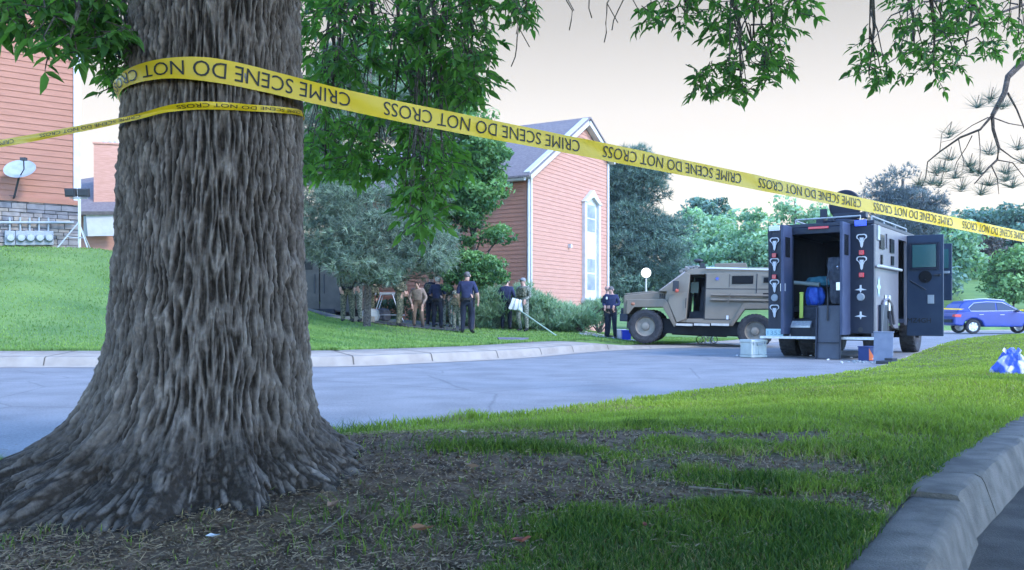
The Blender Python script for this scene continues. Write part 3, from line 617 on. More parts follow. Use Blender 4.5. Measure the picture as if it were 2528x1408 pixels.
# ------------------------------------------------------------ trees and shrubs further off
def px_blobs(L):
    out = []
    for px, py, Z, rx, ry, dz in L:
        c = W(px, py, Z); out.append((c.x, c.y, c.z, rx * Z / F, dz, ry * Z / F))
    return out
def crown_limbs(mb, base, top, blobs, root, r0, sides=7, k=1):
    base = Vector(base); top = Vector(top); rt = Vector(root); mid = base.lerp(top, .5) + Vector((r0 * .5, 0, 0))
    mb.tube([base - rt, mid - rt, top - rt], [r0, r0 * .7, r0 * .3], sides)
    for b in blobs:
        c = Vector(b[:3]); st = base.lerp(top, min(.92, max(.2, (c.z - base.z) / max(.1, top.z - base.z) - .15)))
        mb.tube([st - rt, st.lerp(c, .6) + Vector((0, 0, -.1)) - rt, c - rt], [r0 * .35, r0 * .2, r0 * .07], 5)
        for q in range(k):
            e_ = c + Vector((rng.uniform(-1, 1) * b[3], rng.uniform(-.6, .6) * b[4], rng.uniform(-.8, .8) * b[5])); s2 = st.lerp(c, .6); mb.tube([s2 - rt, s2.lerp(e_, .5) - rt, e_ - rt], [r0 * .14, r0 * .09, r0 * .03], 4)
def tree(name, label, tp, blobs, n, size, m, r0=.2, group=None, cat='tree', ground=None, mbark=None, **kw):
    """tp = (px, Z) of the trunk foot"""
    x_ = (tp[0] - HX) * tp[1] / F; g_ = fh(x_, tp[1]) if ground is None else ground
    t = thing(name, label, cat, (x_, tp[1], g_), group=group); bl = px_blobs(blobs); zt = max(b[2] + b[5] * .5 for b in bl)
    mb = MB(); crown_limbs(mb, (x_, tp[1], g_ - .3), (x_ + .1, tp[1], zt), bl, (x_, tp[1], g_), r0, k=3)
    mb.build('trunk', mbark or m_bark2, t, smooth=True)
    leaf_crown('crown', bl, n, size, m, t, (x_, tp[1], g_), **kw); return t
def needle_crown(name, blobs, n, size, m, parent, root, k=9, ns=.7, thr=.45, wid=.05, droop=.0, shell=.4, per=42, rad=None):
    """tufts of long needles"""
    p, dv, g = clumped(blobs, n, rad or size * 2.4, per, ns, thr, shell, .45); n = len(p)
    ax = dv * .8 + rng.normal(0, .35, (n, 3)) + np.array([0, 0, .35 - droop]); ax /= np.linalg.norm(ax, axis=1)[:, None]
    ax = np.repeat(ax, k, 0); pp = np.repeat(p, k, 0); d_ = ax + rng.normal(0, .55, (n * k, 3)); d_ /= np.linalg.norm(d_, axis=1)[:, None]
    s_ = np.cross(d_, rng.normal(0, 1, (n * k, 3))); s_ /= np.linalg.norm(s_, axis=1)[:, None]; L = size * rng.uniform(.6, 1.2, (n * k, 1))
    V = np.stack([pp - s_ * L * wid, pp + s_ * L * wid, pp + d_ * L], 1)
    gg = np.clip(np.repeat(g, k) + rng.normal(0, .12, n * k), 0, 1)
    return mesh_np(name, (V - np.array(root)).reshape(-1, 3), np.arange(n * k * 3).reshape(-1, 3), m, parent, tint=np.repeat(gg, 3))
def pine(name, label, tp, blobs, n, size, m, r0=.2, group=None, ground=None, **kw):
    x_ = (tp[0] - HX) * tp[1] / F; g_ = fh(x_, tp[1]) if ground is None else ground
    t = thing(name, label, 'tree', (x_, tp[1], g_), group=group); bl = px_blobs(blobs); zt = max(b[2] + b[5] * .6 for b in bl)
    mb = MB(); crown_limbs(mb, (x_, tp[1], g_ - .3), (x_ + .1, tp[1], zt), bl, (x_, tp[1], g_), r0, k=3)
    mb.build('trunk', m_bark2, t, smooth=True)
    needle_crown('crown', bl, n, size, m, t, (x_, tp[1], g_), **kw); return t
m_pine = leaf_mat('pine needles', (.045, .07, .055), (.27, .35, .25), .15, .6)
m_pineb = leaf_mat('blue pine needles', (.035, .07, .07), (.20, .30, .24), .1, .6)
m_decid = leaf_mat('fresh leaves', (.04, .11, .05), (.21, .38, .13), .3, .5)
m_far = leaf_mat('hazy far leaves', (.09, .19, .13), (.38, .56, .36), .3, .7)  # haze of distance put into the teal and blue-grey far tree colours
m_far2 = leaf_mat('hazy dark far leaves', (.05, .11, .10), (.20, .33, .27), .2, .7)
m_farp = leaf_mat('hazy far pine needles', (.05, .075, .09), (.20, .24, .26), .1, .7)
m_red = leaf_mat('dusky leaves', (.09, .08, .075), (.17, .14, .13), .1, .7)
m_jun = leaf_mat('juniper sprays', (.07, .15, .09), (.40, .54, .36), .25, .7)
m_hedge = leaf_mat('bush leaves', (.08, .17, .06), (.28, .46, .18), .2, .7)
pine('pine_tree', 'drooping long-needled pine hanging over the soldiers beside the large tree', (905, 25.5),
     [(790, 330, 25, 90, 90, 1.2), (900, 300, 26, 110, 90, 1.3), (1000, 280, 26, 80, 70, 1.2), (870, 180, 26, 120, 80, 1.2), (800, 500, 24.5, 80, 60, 1.1), (880, 520, 24, 90, 70, 1.1), (960, 560, 24, 90, 60, 1.1), (1030, 620, 24, 70, 45, 1.0), (930, 650, 23.6, 80, 45, .9), (800, 590, 24, 70, 40, .9), (890, 600, 23.8, 70, 45, .9), (945, 700, 23.4, 45, 28, .7), (1040, 680, 24, 45, 28, .7), (860, 420, 25, 110, 60, 1.2), (1000, 480, 25, 70, 60, 1.0), (1055, 570, 24.5, 60, 50, 1.0), (760, 430, 25, 60, 80, 1.1), (980, 660, 23.8, 60, 40, .9), (830, 640, 24, 40, 25, .7)],
     19000, .22, m_pine, .12, ground=.45, k=9, wid=.035, thr=.5, droop=.35, ns=1.3)
tree('leafy_tree', 'bright green leafy tree standing between the pine and the red gabled house', (1163, 29),
     [(1120, 360, 28, 90, 60, 1.2), (1185, 380, 28, 70, 55, 1.1), (1205, 470, 28, 48, 50, 1.0), (1140, 470, 28.5, 70, 60, 1.2), (1195, 545, 28, 58, 38, .9), (1120, 550, 28.5, 60, 55, 1.1), (1080, 450, 29, 80, 90, 1.2), (1230, 575, 28, 26, 14, .5), (1060, 240, 29, 110, 80, 1.4), (1205, 320, 28, 50, 50, 1.0), (1215, 400, 28, 42, 42, 1.0), (960, 160, 29, 110, 90, 1.4), (1130, 270, 29, 70, 60, 1.2), (860, 240, 29.5, 90, 90, 1.3)], 42000, .085, m_decid, .12, thr=.5, ns=1.6)
tree('garden_shrub', 'rounded light green shrub behind the tallest officer by the house', (1165, 28.5),
     [(1130, 660, 28, 45, 38, .7), (1180, 650, 28, 55, 36, .8), (1218, 670, 28, 32, 34, .6), (1150, 695, 28, 60, 30, .7)], 9000, .06, m_decid, .05, cat='shrub', thr=.45, ns=2)
pine('pine_tree', 'tall blue-green pine beside the right edge of the red gabled house', (1560, 47),
     [(1540, 430, 47, 75, 55, 1.8), (1590, 470, 47, 55, 50, 1.6), (1530, 530, 47, 70, 50, 1.8), (1600, 560, 46, 75, 38, 1.6), (1650, 590, 46, 45, 32, 1.4), (1530, 620, 46, 60, 50, 1.8), (1610, 640, 45, 80, 40, 1.6), (1560, 700, 45, 80, 40, 1.6), (1650, 680, 46, 50, 40, 1.4)], 15000, .32, m_pineb, .3, ground=.5, k=8, wid=.05, thr=.46, ns=.55)
for i, (lab, tp, bl, mm_, nn, sz) in enumerate([
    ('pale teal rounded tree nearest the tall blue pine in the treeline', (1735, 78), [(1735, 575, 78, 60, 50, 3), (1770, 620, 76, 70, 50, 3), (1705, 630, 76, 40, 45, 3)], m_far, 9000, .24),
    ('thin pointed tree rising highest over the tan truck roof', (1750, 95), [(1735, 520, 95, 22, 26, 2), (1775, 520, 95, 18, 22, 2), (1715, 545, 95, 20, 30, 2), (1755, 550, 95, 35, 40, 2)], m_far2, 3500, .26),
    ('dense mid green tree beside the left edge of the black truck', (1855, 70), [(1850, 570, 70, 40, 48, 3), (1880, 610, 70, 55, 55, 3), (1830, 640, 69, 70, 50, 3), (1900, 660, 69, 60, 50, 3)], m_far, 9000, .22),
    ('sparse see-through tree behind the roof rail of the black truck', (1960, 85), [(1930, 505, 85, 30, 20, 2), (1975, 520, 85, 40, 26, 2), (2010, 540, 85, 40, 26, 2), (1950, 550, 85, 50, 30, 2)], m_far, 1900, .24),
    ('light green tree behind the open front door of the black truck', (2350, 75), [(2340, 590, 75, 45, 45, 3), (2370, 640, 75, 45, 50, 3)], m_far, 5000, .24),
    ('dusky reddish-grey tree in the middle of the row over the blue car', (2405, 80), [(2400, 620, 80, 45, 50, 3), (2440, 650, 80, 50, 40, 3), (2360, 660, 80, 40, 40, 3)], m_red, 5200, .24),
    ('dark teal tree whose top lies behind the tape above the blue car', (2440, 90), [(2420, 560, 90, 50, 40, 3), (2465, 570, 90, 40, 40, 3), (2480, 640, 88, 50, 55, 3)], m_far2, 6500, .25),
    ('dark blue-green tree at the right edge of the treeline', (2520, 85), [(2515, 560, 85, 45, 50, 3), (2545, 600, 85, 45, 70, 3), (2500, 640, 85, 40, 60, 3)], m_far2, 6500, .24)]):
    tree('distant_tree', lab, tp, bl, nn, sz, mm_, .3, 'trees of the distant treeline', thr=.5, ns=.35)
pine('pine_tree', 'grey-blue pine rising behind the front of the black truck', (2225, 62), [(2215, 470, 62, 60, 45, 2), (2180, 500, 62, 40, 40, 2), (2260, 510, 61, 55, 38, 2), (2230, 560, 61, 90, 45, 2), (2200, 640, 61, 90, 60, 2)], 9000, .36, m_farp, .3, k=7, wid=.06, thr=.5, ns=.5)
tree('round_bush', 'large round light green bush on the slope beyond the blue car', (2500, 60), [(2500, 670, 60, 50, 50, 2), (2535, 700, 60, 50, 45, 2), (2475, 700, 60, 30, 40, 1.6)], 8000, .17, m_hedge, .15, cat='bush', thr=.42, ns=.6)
t = tag(leaf_crown('distant_undergrowth', px_blobs([(1690 + 62 * k, 690 + 8 * (k % 2), 66, 50, 36, 2.5) for k in range(11)] + [(2400, 690, 82, 90, 22, 3)]), 13000, .24, m_far2, None, (0, 0, 0), ns=.4), 'dark undergrowth along the foot of the distant trees', 'undergrowth', kind='stuff')
def juniper(label, px, Z, blobs, n):
    x_ = (px - HX) * Z / F; g_ = fh(x_, Z); bl = px_blobs(blobs)
    t = thing('juniper_bush', label, 'bush', (x_, Z, g_), group='juniper bushes along the house wall')
    mb = MB();
    for k in range(14):
        a = rng.uniform(0, 6.28); mb.tube([(0, 0, 0), (.4 * math.cos(a), .3 * math.sin(a), .5), (.9 * math.cos(a), .5 * math.sin(a), .9)], [.03, .02, .006], 5)
    mb.build('stems', m_bark2, t)
    needle_crown('sprays', bl, int(n * 1.2), .22, m_jun, t, (x_, Z, g_), k=8, wid=.06, ns=2.2, thr=.40, droop=-1.4, shell=.3)
juniper('dark juniper bush between the tallest officer and the one at the pole', 1205, 30.5, [(1180, 775, 30.5, 30, 35, .5), (1215, 765, 30.5, 36, 42, .6), (1195, 800, 30.3, 45, 18, .5)], 1500)
juniper('largest juniper bush with upright grey-green sprays under the gable wall', 1345, 31, [(1320, 760, 31, 45, 45, .7), (1365, 775, 31, 50, 38, .7), (1400, 790, 31, 36, 24, .6), (1290, 780, 31, 36, 36, .6), (1345, 800, 30.7, 70, 18, .6)], 3800)
juniper('low light green juniper at the gravel end of the bed', 1432, 30, [(1430, 792, 30, 26, 18, .4), (1408, 800, 30, 20, 14, .4)], 700)
juniper('small dark bush at the foot of the wall behind the two officers', 1480, 33, [(1482, 768, 33, 22, 22, .4)], 700)
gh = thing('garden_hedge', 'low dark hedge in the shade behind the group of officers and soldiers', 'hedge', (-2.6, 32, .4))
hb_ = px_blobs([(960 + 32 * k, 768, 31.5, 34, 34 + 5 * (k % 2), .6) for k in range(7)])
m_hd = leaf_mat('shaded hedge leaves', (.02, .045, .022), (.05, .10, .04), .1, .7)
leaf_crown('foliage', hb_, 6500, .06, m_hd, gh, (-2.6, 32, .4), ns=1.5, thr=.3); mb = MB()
for k in range(9): mb.tube([(-1.9 + .5 * k, 0, -.2), (-1.85 + .5 * k, .05, .5)], .02, 5)
mb.build('stems', m_bark2, gh)
gx, gy = np.meshgrid(np.linspace(-7.6, -1.6, 40), np.linspace(27.0, 37, 40)); gx = gx + .12 * (gy - 27)
grid_mesh('driveway', gx, gy, far_h(gx, gy) + .03, mat('old asphalt', (.06, .06, .065), (.09, .09, .095), 2, .9))
# gravel bed
x, y = rng.uniform(2.2, 4.0, 900), rng.uniform(28.2, 31.5, 900); n_ = 900; r = rng.uniform(.03, .08, n_); z = far_h(x, y)
V = np.stack([x, y, z], 1)[:, None] + oc[None] * (r[:, None, None] * rng.uniform(.6, 1.3, (n_, 6, 1)) * np.array([1, 1, .7]))
tag(mesh_np('gravel_bed', V.reshape(-1, 3), (np.arange(n_)[:, None, None] * 6 + fo[None]).reshape(-1, 3), mat('river stones', (.3, .28, .3), (.5, .46, .45), 3)), 'pale river stones in the bed beside the gable wall', 'gravel', kind='stuff')

# pine on the right whose bare branch hangs into view; the tape is tied to it
PX_, PY_ = 5.25, 7.75
pg = nh(PX_, PY_)
pt = thing('pine_tree', 'nearby pine whose thin branch with sparse needle tufts hangs in at the top right', 'tree', (PX_, PY_, pg))
rel2 = lambda p: Vector(p) - Vector((PX_, PY_, pg)); mb = MB()
mb.tube([rel2((PX_, PY_, pg - .3)), rel2((PX_ + .05, PY_, 2.5)), rel2((PX_, PY_, 6))], [.27, .22, .13], 16); mb.build('trunk', m_bark2, pt, smooth=True)
mb = MB(); Zb = 6.6; q = lambda x_, y_, Z=Zb: rel2(W(x_, y_, Z))
br = [([(2640, 40), (2528, 150), (2488, 190), (2480, 230), (2450, 285)], [.035, .026, .022, .02, .016]), ([(2450, 285), (2452, 320), (2466, 365), (2462, 395), (2440, 415), (2405, 455)], [.013, .012, .011, .009, .007, .004]),
      ([(2450, 285), (2420, 320), (2370, 340), (2320, 375), (2290, 400), (2285, 440), (2275, 460)], [.010, .009, .008, .006, .005, .004, .003]), ([(2488, 230), (2510, 270), (2528, 315), (2560, 360)], [.009, .007, .006, .004]),
      ([(2455, 292), (2490, 305), (2530, 312)], [.005, .004, .003]), ([(2366, 342), (2372, 372), (2380, 400), (2370, 450)], [.004, .003, .003, .002]), ([(2416, 323), (2420, 370), (2418, 425)], [.004, .003, .002]), ([(2466, 365), (2500, 390), (2540, 410)], [.006, .004, .003]),
      ([(2460, 395), (2500, 402), (2530, 440)], [.005, .004, .003]), ([(2448, 410), (2462, 440), (2466, 480)], [.005, .004, .002]), ([(2400, 335), (2385, 365), (2362, 400), (2355, 420)], [.004, .003, .003, .002]), ([(2320, 375), (2325, 330), (2350, 300)], [.003, .002, .0015]), ([(2440, 290), (2400, 310), (2350, 345), (2322, 352)], [.005, .003, .002, .0015]),
      ([(2528, 12), (2480, 28), (2440, 50), (2330, 95), (2240, 125), (2180, 165), (2070, 197)], [.012, .010, .009, .007, .006, .004, .002])]
mb.tube([rel2((5.22, 7.72, 3.75)), rel2((4.75, 7.2, 3.35)), q(2640, 40)], [.06, .045, .035], 8)
for pts, rs in br: mb.tube([q(a, b, Zb + .12 * math.sin(a * .02)) for a, b in pts], rs, 6)
tuf = [(2415, 265), (2445, 250), (2475, 265), (2345, 335), (2345, 395), (2395, 410), (2440, 380), (2310, 430), (2330, 420), (2360, 440), (2400, 425), (2418, 430), (2480, 430), (2485, 445), (2510, 370), (2525, 400), (2500, 465), (2440, 460), (2375, 470), (2300, 455), (2320, 460), (2420, 480), (2270, 460)]
tp_ = np.array([tuple(q(a + rng.normal(0, 3), b + rng.normal(0, 3), Zb + rng.normal(0, .1))) for a, b in tuf for _ in range(5)])
for p in tp_[::5]:
    mb.tube([Vector(p), Vector(p) + Vector((.04, .03, .10))], .003, 4)
mb.build('branch', m_bark2, pt, smooth=True)
k_ = 17; n_ = len(tp_); d_ = rng.normal(0, 1, (n_ * k_, 3)); d_[:, 2] = np.abs(d_[:, 2]) * .8 + .1; d_ /= np.linalg.norm(d_, axis=1)[:, None]; pp = np.repeat(tp_, k_, 0)
s_ = np.cross(d_, rng.normal(0, 1, d_.shape)); s_ /= np.linalg.norm(s_, axis=1)[:, None]; L = rng.uniform(.07, .16, (n_ * k_, 1))
V = np.stack([pp - s_ * .0017, pp + s_ * .0017, pp + d_ * L], 1); mesh_np('needles', V.reshape(-1, 3), np.arange(n_ * k_ * 3).reshape(-1, 3), m_pineb, pt, tint=np.repeat(rng.uniform(0, .6, n_ * k_), 3))

# ------------------------------------------------------------ crime scene tape
m_tape = mat('yellow tape', (.70, .46, .006), (.78, .52, .010), 3, .38, 0, spec=.5)
n = m_tape.node_tree; tr = n.nodes.new('ShaderNodeBsdfTranslucent'); tr.inputs[0].default_value = (.72, .5, .01, 1); ms = n.nodes.new('ShaderNodeMixShader'); ms.inputs[0].default_value = .3
n.links.new(n.nodes['Principled BSDF'].outputs[0], ms.inputs[1]); n.links.new(tr.outputs[0], ms.inputs[2]); n.links.new(ms.outputs[0], n.nodes['Material Output'].inputs[0])
m_ink = mat('black ink', (.012, .012, .01), rough=.5)
class Path:
    def __init__(s, pts, wd, tilt):          # centre points, width and outward lean along the way
        pts = np.array([tuple(p) for p in pts], float)
        for _ in range(14): pts[1:-1] = .25 * pts[:-2] + .5 * pts[1:-1] + .25 * pts[2:]
        s.P = np.array([tuple(p) for p in pts]); dd = np.linalg.norm(np.diff(s.P, axis=0), axis=1); s.s = np.concatenate([[0], np.cumsum(dd)]); s.w = np.array(wd); s.t = np.array(tilt)
    def at(s, u, v, offn=0):
        c = np.array([np.interp(u, s.s, s.P[:, k]) for k in range(3)]); c2 = np.array([np.interp(u + .01, s.s, s.P[:, k]) for k in range(3)]); c1 = np.array([np.interp(u - .01, s.s, s.P[:, k]) for k in range(3)])
        t = c2 - c1; t /= np.linalg.norm(t) + 1e-9; nr = np.cross(t, (0, 0, 1)); nr /= np.linalg.norm(nr)      # outward: towards the viewer for a path going left to right
        up = np.cross(nr, t); tl = np.interp(u, s.s, s.t); w_ = np.interp(u, s.s, s.w)
        q = up * math.cos(tl) + nr * math.sin(tl); n2 = nr * math.cos(tl) - up * math.sin(tl)
        rip = .0025 * math.sin(u * 7 + v * 3) + .0012 * math.sin(u * 17 + v * 5)
        return c + q * v * w_ + n2 * (offn + rip)
def tape(name, label, path, texts, vmid=.5, th_=.30, period=None):
    t = thing(name, label, 'tape', tuple(path.P[0])); o = np.array(path.P[0]); nu_ = int(path.s[-1] / .02); nv_ = 7
    U_ = np.linspace(0, path.s[-1], nu_); V = np.array([path.at(u, v_ - .5) - o for u in U_ for v_ in np.linspace(0, 1, nv_)])
    i = np.arange(nu_ * nv_).reshape(nu_, nv_); f = np.stack([i[:-1, :-1], i[1:, :-1], i[1:, 1:], i[:-1, 1:]], -1).reshape(-1, 4)
    b_ = mesh_np('band', V, f, m_tape, t, smooth=True)
    mb = MB()
    for s0, s1, txt, hh in texts:      # words read from s1 back to s0, upside down
        v, tf = text_geo(txt); mn = v.min(0); sp = v.max(0) - mn
        vs = []
        for p in v:
            a = (p[0] - mn[0]) / sp[0]; b = (p[1] - mn[1]) / sp[1]
            vs.append(tuple(path.at(s1 - a * (s1 - s0), (.5 - b) * hh + .015, .0025) - o))
        mb.add(vs, tf)
    mb.build('lettering', m_ink, t)
    return t
Z0 = 3.3; Lp = math.hypot(.2675, .2076) * Z0
def line_pt(s): x_ = -.145 * Z0 + .2675 * Z0 * s; y_ = Z0 + .2076 * Z0 * s; return Vector((x_, y_, np.interp(s, [-.5, 0, 1, 2, 3, 4.85, 6.4], [1.699, 1.668, 1.636, 1.598, 1.556, 1.487, 1.44])))
RT = .330; tcx = TX + .01
pts, wd, tl = [], [], []
for k in range(44):       # round the trunk, from the back to the front right
    a = R(-215 + (215 - 56) * k / 43); z_ = np.interp(math.degrees(a), [-215, -180, -140, -95, -52], [1.65, 1.662, 1.688, 1.708, 1.699])
    pts.append((tcx + RT * math.cos(a), TY + RT * math.sin(a), z_)); wd.append(np.interp(math.degrees(a), [-215, -170, -140, -105, -75], [.05, .048, .045, .062, .078])); tl.append(np.interp(math.degrees(a), [-215, -170, -125, -95], [.3, .5, .35, 0]))
n0 = len(pts)
for k in range(140):
    s_ = -.40 + (6.45 + .40) * k / 139; pts.append(tuple(line_pt(s_))); wd.append(.077); tl.append(.0 + .05 * math.sin(s_ * 1.7))
P1 = Path(pts, wd, tl); sL = P1.s[n0] + .40 * math.hypot(.2675, .2076) * Z0 * 1.0   # arc length at s = 0
tx = [(sL + k * Lp, sL + (k + .876) * Lp, 'CRIME SCENE DO NOT CROSS', .66) for k in range(-1, 6) if sL + k * Lp > .05]
tape('crime_scene_tape', 'wide yellow police tape printed in black running from the trunk to the right', P1, tx)
pts, wd, tl = [], [], []
for k in range(12): a = R(60 - 78 * k / 12); pts.append((tcx + RT * math.cos(a), TY + RT * math.sin(a), 1.66 - .003 * k)); wd.append(.02); tl.append(.2)
for k in range(60):
    dg = -18 - (115 - 18) * k / 59; a = R(dg); z_ = np.interp(dg, [-115, -100, -80, -50, -18, 60], [1.555, 1.572, 1.585, 1.592, 1.615, 1.65])
    pts.append((tcx + (RT - .004) * math.cos(a), TY + (RT - .004) * math.sin(a), z_)); wd.append(np.interp(dg, [-115, -100, -85, -50, -18], [.018, .02, .026, .022, .02])); tl.append(.15 + .2 * math.sin(dg * .2))
e0 = Vector(pts[-1]); n1 = len(pts)
for k in range(1, 50): pts.append(tuple(e0 + Vector((-.905, .425, -.055 + .0006 * k)) * k * .05)); wd.append(.018 + .010 * min(1, k / 14)); tl.append(.3 * math.sin(k * .35))
pts = pts[::-1]; wd = wd[::-1]; tl = tl[::-1]
P2 = Path(pts, wd, tl)
tape('crime_scene_tape', 'narrow folded yellow tape leaving the trunk to the left', P2, [(k * .62 + .1, k * .62 + .58, 'CRIME SCENE DO NOT CROSS', .5) for k in range(-1, 6) if k * .62 > 0 and k * .62 + .58 < P2.s[-1]])
# ------------------------------------------------------------ houses
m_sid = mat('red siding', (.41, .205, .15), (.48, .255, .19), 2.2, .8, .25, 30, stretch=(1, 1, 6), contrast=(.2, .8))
m_sid2 = mat('shaded red siding', (.30, .135, .09), (.37, .17, .115), 2.2, .8, .25, 30, stretch=(1, 1, 6), contrast=(.2, .8))  # same siding for shaded walls, their shade put into the darker colour
m_white = mat('white trim', (.47, .46, .46), (.54, .53, .53), 4, .6)
m_roof = mat('asphalt shingles', (.15, .125, .13), (.20, .17, .17), 9, .9, .5, 60)
m_glass = mat('window glass', (.05, .07, .09), rough=.08, spec=.9)
m_stone = mat('stone veneer', (.22, .19, .17), (.40, .36, .34), 3.5, .9, .8, 12, stretch=(1, 1, 2.6), detail=2)
def clap(mb, o, e, nrm, z0, z1, span, row=.155, t=.02):
    o = Vector(o); e = Vector(e); nrm = Vector(nrm); z = z0
    while z < z1 - .01:
        zt = min(z + row, z1); (a0, b0), (a1, b1) = span(z), span(zt - .001)
        if b0 - a0 > .03:
            P = lambda a, zz, k: (o.x + e.x * a + nrm.x * k, o.y + e.y * a + nrm.y * k, zz)
            if b1 - a1 < .02: a1 = b1 = (a1 + b1) / 2
            mb.add([P(a0, z, t), P(b0, z, t), P(b1, zt, .003), P(a1, zt, .003), P(a0, z, 0), P(b0, z, 0)], [(0, 1, 2, 3), (4, 5, 1, 0)])
        z += row
al = R(30); e_ = Vector((math.sin(al), math.cos(al), 0)); b_d = Vector((-math.cos(al), math.sin(al), 0)); C0 = Vector((.54, 33, 0)); WD = 7.4; DP = 9.0
h = thing('gabled_house', 'red clapboard house with steep grey gable roof and one tall arched window', 'house', (C0.x, C0.y, .3))
hr = lambda p: Vector(p) - Vector((C0.x, C0.y, .3))
O = hr(C0); zb = -.2; ZL, ZP, ZR, aP = 6.0 - .3, 8.85 - .3, 7.6 - .3, 4.88
nG = Vector((math.cos(al), -math.sin(al), 0))          # gable outward (towards the right of the viewer)
core = MB(); G = [(0, zb), (WD, zb), (WD, ZR - .03), (aP, ZP - .03), (0, ZL - .03)]
pf = lambda a, z, k: (O.x + e_.x * a + b_d.x * k, O.y + e_.y * a + b_d.y * k, z)
m5 = len(G); core.add([pf(a, z, 0) for a, z in G] + [pf(a, z, DP) for a, z in G], [tuple(range(5)), tuple(range(5, 10))[::-1]] + [(i, (i + 1) % 5, (i + 1) % 5 + 5, i + 5) for i in range(5)])
core.build('wall', m_sid, h)
sd = MB()
def span(z):
    lo = 0 if z <= ZL else (z - ZL) / (ZP - ZL) * aP; hi = WD if z <= ZR else aP + (ZP - z) / (ZP - ZR) * (WD - aP); return lo, hi
clap(sd, O, e_, nG, zb, ZP, span); sd.build('siding', m_sid, h)
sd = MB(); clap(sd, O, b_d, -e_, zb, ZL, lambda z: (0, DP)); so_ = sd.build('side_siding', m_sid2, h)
tr_ = MB()
def bar3(a0, z0, a1, z1, wd_, k0=.03, k1=.07):        # board on the gable face
    dx, dz = a1 - a0, z1 - z0; L = math.hypot(dx, dz); px_, pz_ = -dz / L * wd_, dx / L * wd_
    q = [(a0, z0), (a1, z1), (a1 + px_, z1 + pz_), (a0 + px_, z0 + pz_)]
    tr_.add([tuple(Vector(pf(a, z, 0)) + nG * k0) for a, z in q] + [tuple(Vector(pf(a, z, 0)) + nG * k1) for a, z in q], [(0, 1, 2, 3), (7, 6, 5, 4), (0, 4, 5, 1), (1, 5, 6, 2), (2, 6, 7, 3), (3, 7, 4, 0)])
bar3(.16, zb, .16, ZL + .1, .16); tr_.build('corner_board', m_white, h); tr_ = MB(); bar3(WD, zb, WD, ZR, .16)
tr_.build('corner_board', m_white, h); tr_ = MB()
bar3(-.15, ZL - .08, aP, ZP, .30, .03, .30); tr_.build('rake_board', m_white, h); tr_ = MB(); bar3(aP, ZP, WD + .12, ZR - .02, .28, .03, .30)
tr_.build('rake_board', m_white, h)
s2 = MB(); s2.tube([Vector(pf(-.05, zb, -.1)) + nG * .12, Vector(pf(-.05, ZL, -.1)) + nG * .12], .05, 8); s2.build('downspout', m_white, h)
g_ = MB(); A_ = Vector(pf(-.3, ZL - .05, -.1)); B_ = Vector(pf(-.3, ZL - .05, DP)); g_.tube([A_, B_], .09, 8); g_.build('gutter', m_white, h)
rf = MB()
for (a0, z0, a1, z1) in ((-.45, ZL - .18, aP, ZP + .10), (WD + .35, ZR - .12, aP, ZP + .10)):
    q = [Vector(pf(a0, z0 + .22, -.35)), Vector(pf(a1, z1 + .22, -.35)), Vector(pf(a1, z1 + .22, DP + .3)), Vector(pf(a0, z0 + .22, DP + .3))]
    rf.add([tuple(p) for p in q] + [tuple(p - Vector((0, 0, .07))) for p in q], [(0, 1, 2, 3), (7, 6, 5, 4), (0, 4, 5, 1), (1, 5, 6, 2), (2, 6, 7, 3), (3, 7, 4, 0)])
rf.build('roof', m_roof, h)
# tall window: a from its pixel column, heights from the same distance
def a_of(px): k = (px - HX) / F; return (k * C0.y - C0.x) / (e_.x - k * e_.y)
def z_of(px, py): a = a_of(px); Zd = C0.y + e_.y * a; return EYE + (HY - py) * Zd / F - .3
wa0, wa1 = a_of(1436), a_of(1475); wz0, wz1, wzs = z_of(1455, 738), z_of(1455, 470), z_of(1455, 500); wc = (wa0 + wa1) / 2
wf = MB()
def slab(mb, q, k0, k1, mi=0):
    n_ = len(q); mb.add([tuple(Vector(pf(a, z, 0)) + nG * k0) for a, z in q] + [tuple(Vector(pf(a, z, 0)) + nG * k1) for a, z in q], [tuple(range(n_)), tuple(range(n_, 2 * n_))[::-1]] + [(i, (i + 1) % n_, (i + 1) % n_ + n_, i + n_) for i in range(n_)], mi)
wd_ = .2
slab(wf, [(wa0, wz0), (wa0 + wd_, wz0), (wa0 + wd_, wzs), (wa0, wzs)], .02, .16); slab(wf, [(wa1 - wd_, wz0), (wa1, wz0), (wa1, wzs), (wa1 - wd_, wzs)], .02, .16)
slab(wf, [(wa0 - .08, wzs - .05), (wa0 + wd_, wzs - .05), (wc, wz1 - .3), (wc, wz1)], .02, .2); slab(wf, [(wa1 - wd_, wzs - .05), (wa1 + .08, wzs - .05), (wc, wz1), (wc, wz1 - .3)], .02, .2)
slab(wf, [(wa0 - .1, wz0 - .2), (wa1 + .1, wz0 - .2), (wa1 + .1, wz0), (wa0 - .1, wz0)], .02, .24)
slab(wf, [(wa0 + wd_, wz0), (wa1 - wd_, wz0), (wa1 - wd_, wzs), (wc, wz1 - .3), (wa0 + wd_, wzs)], .021, .045)
wo = wf.build('window', m_white, h)
for (p0, p1) in ((507, 538), (542, 572), (640, 672), (677, 716)):
    pn = MB(); slab(pn, [(wa0 + .38, z_of(1455, p1)), (wa1 - .38, z_of(1455, p1)), (wa1 - .38, z_of(1455, p0)), (wa0 + .38, z_of(1455, p0))], .05, .06); pn.build('pane', mat('pale curtained glass', (.13, .15, .20), (.28, .30, .34), 1.2, .2, spec=.25), wo)
v_ = MB(); c = Vector(pf(a_of(1403), z_of(1403, 608), 0)) + nG * .08; v_.box(c, (.13, .12, .15), rz=-al); v_.build('wall_vent', m_white, h)
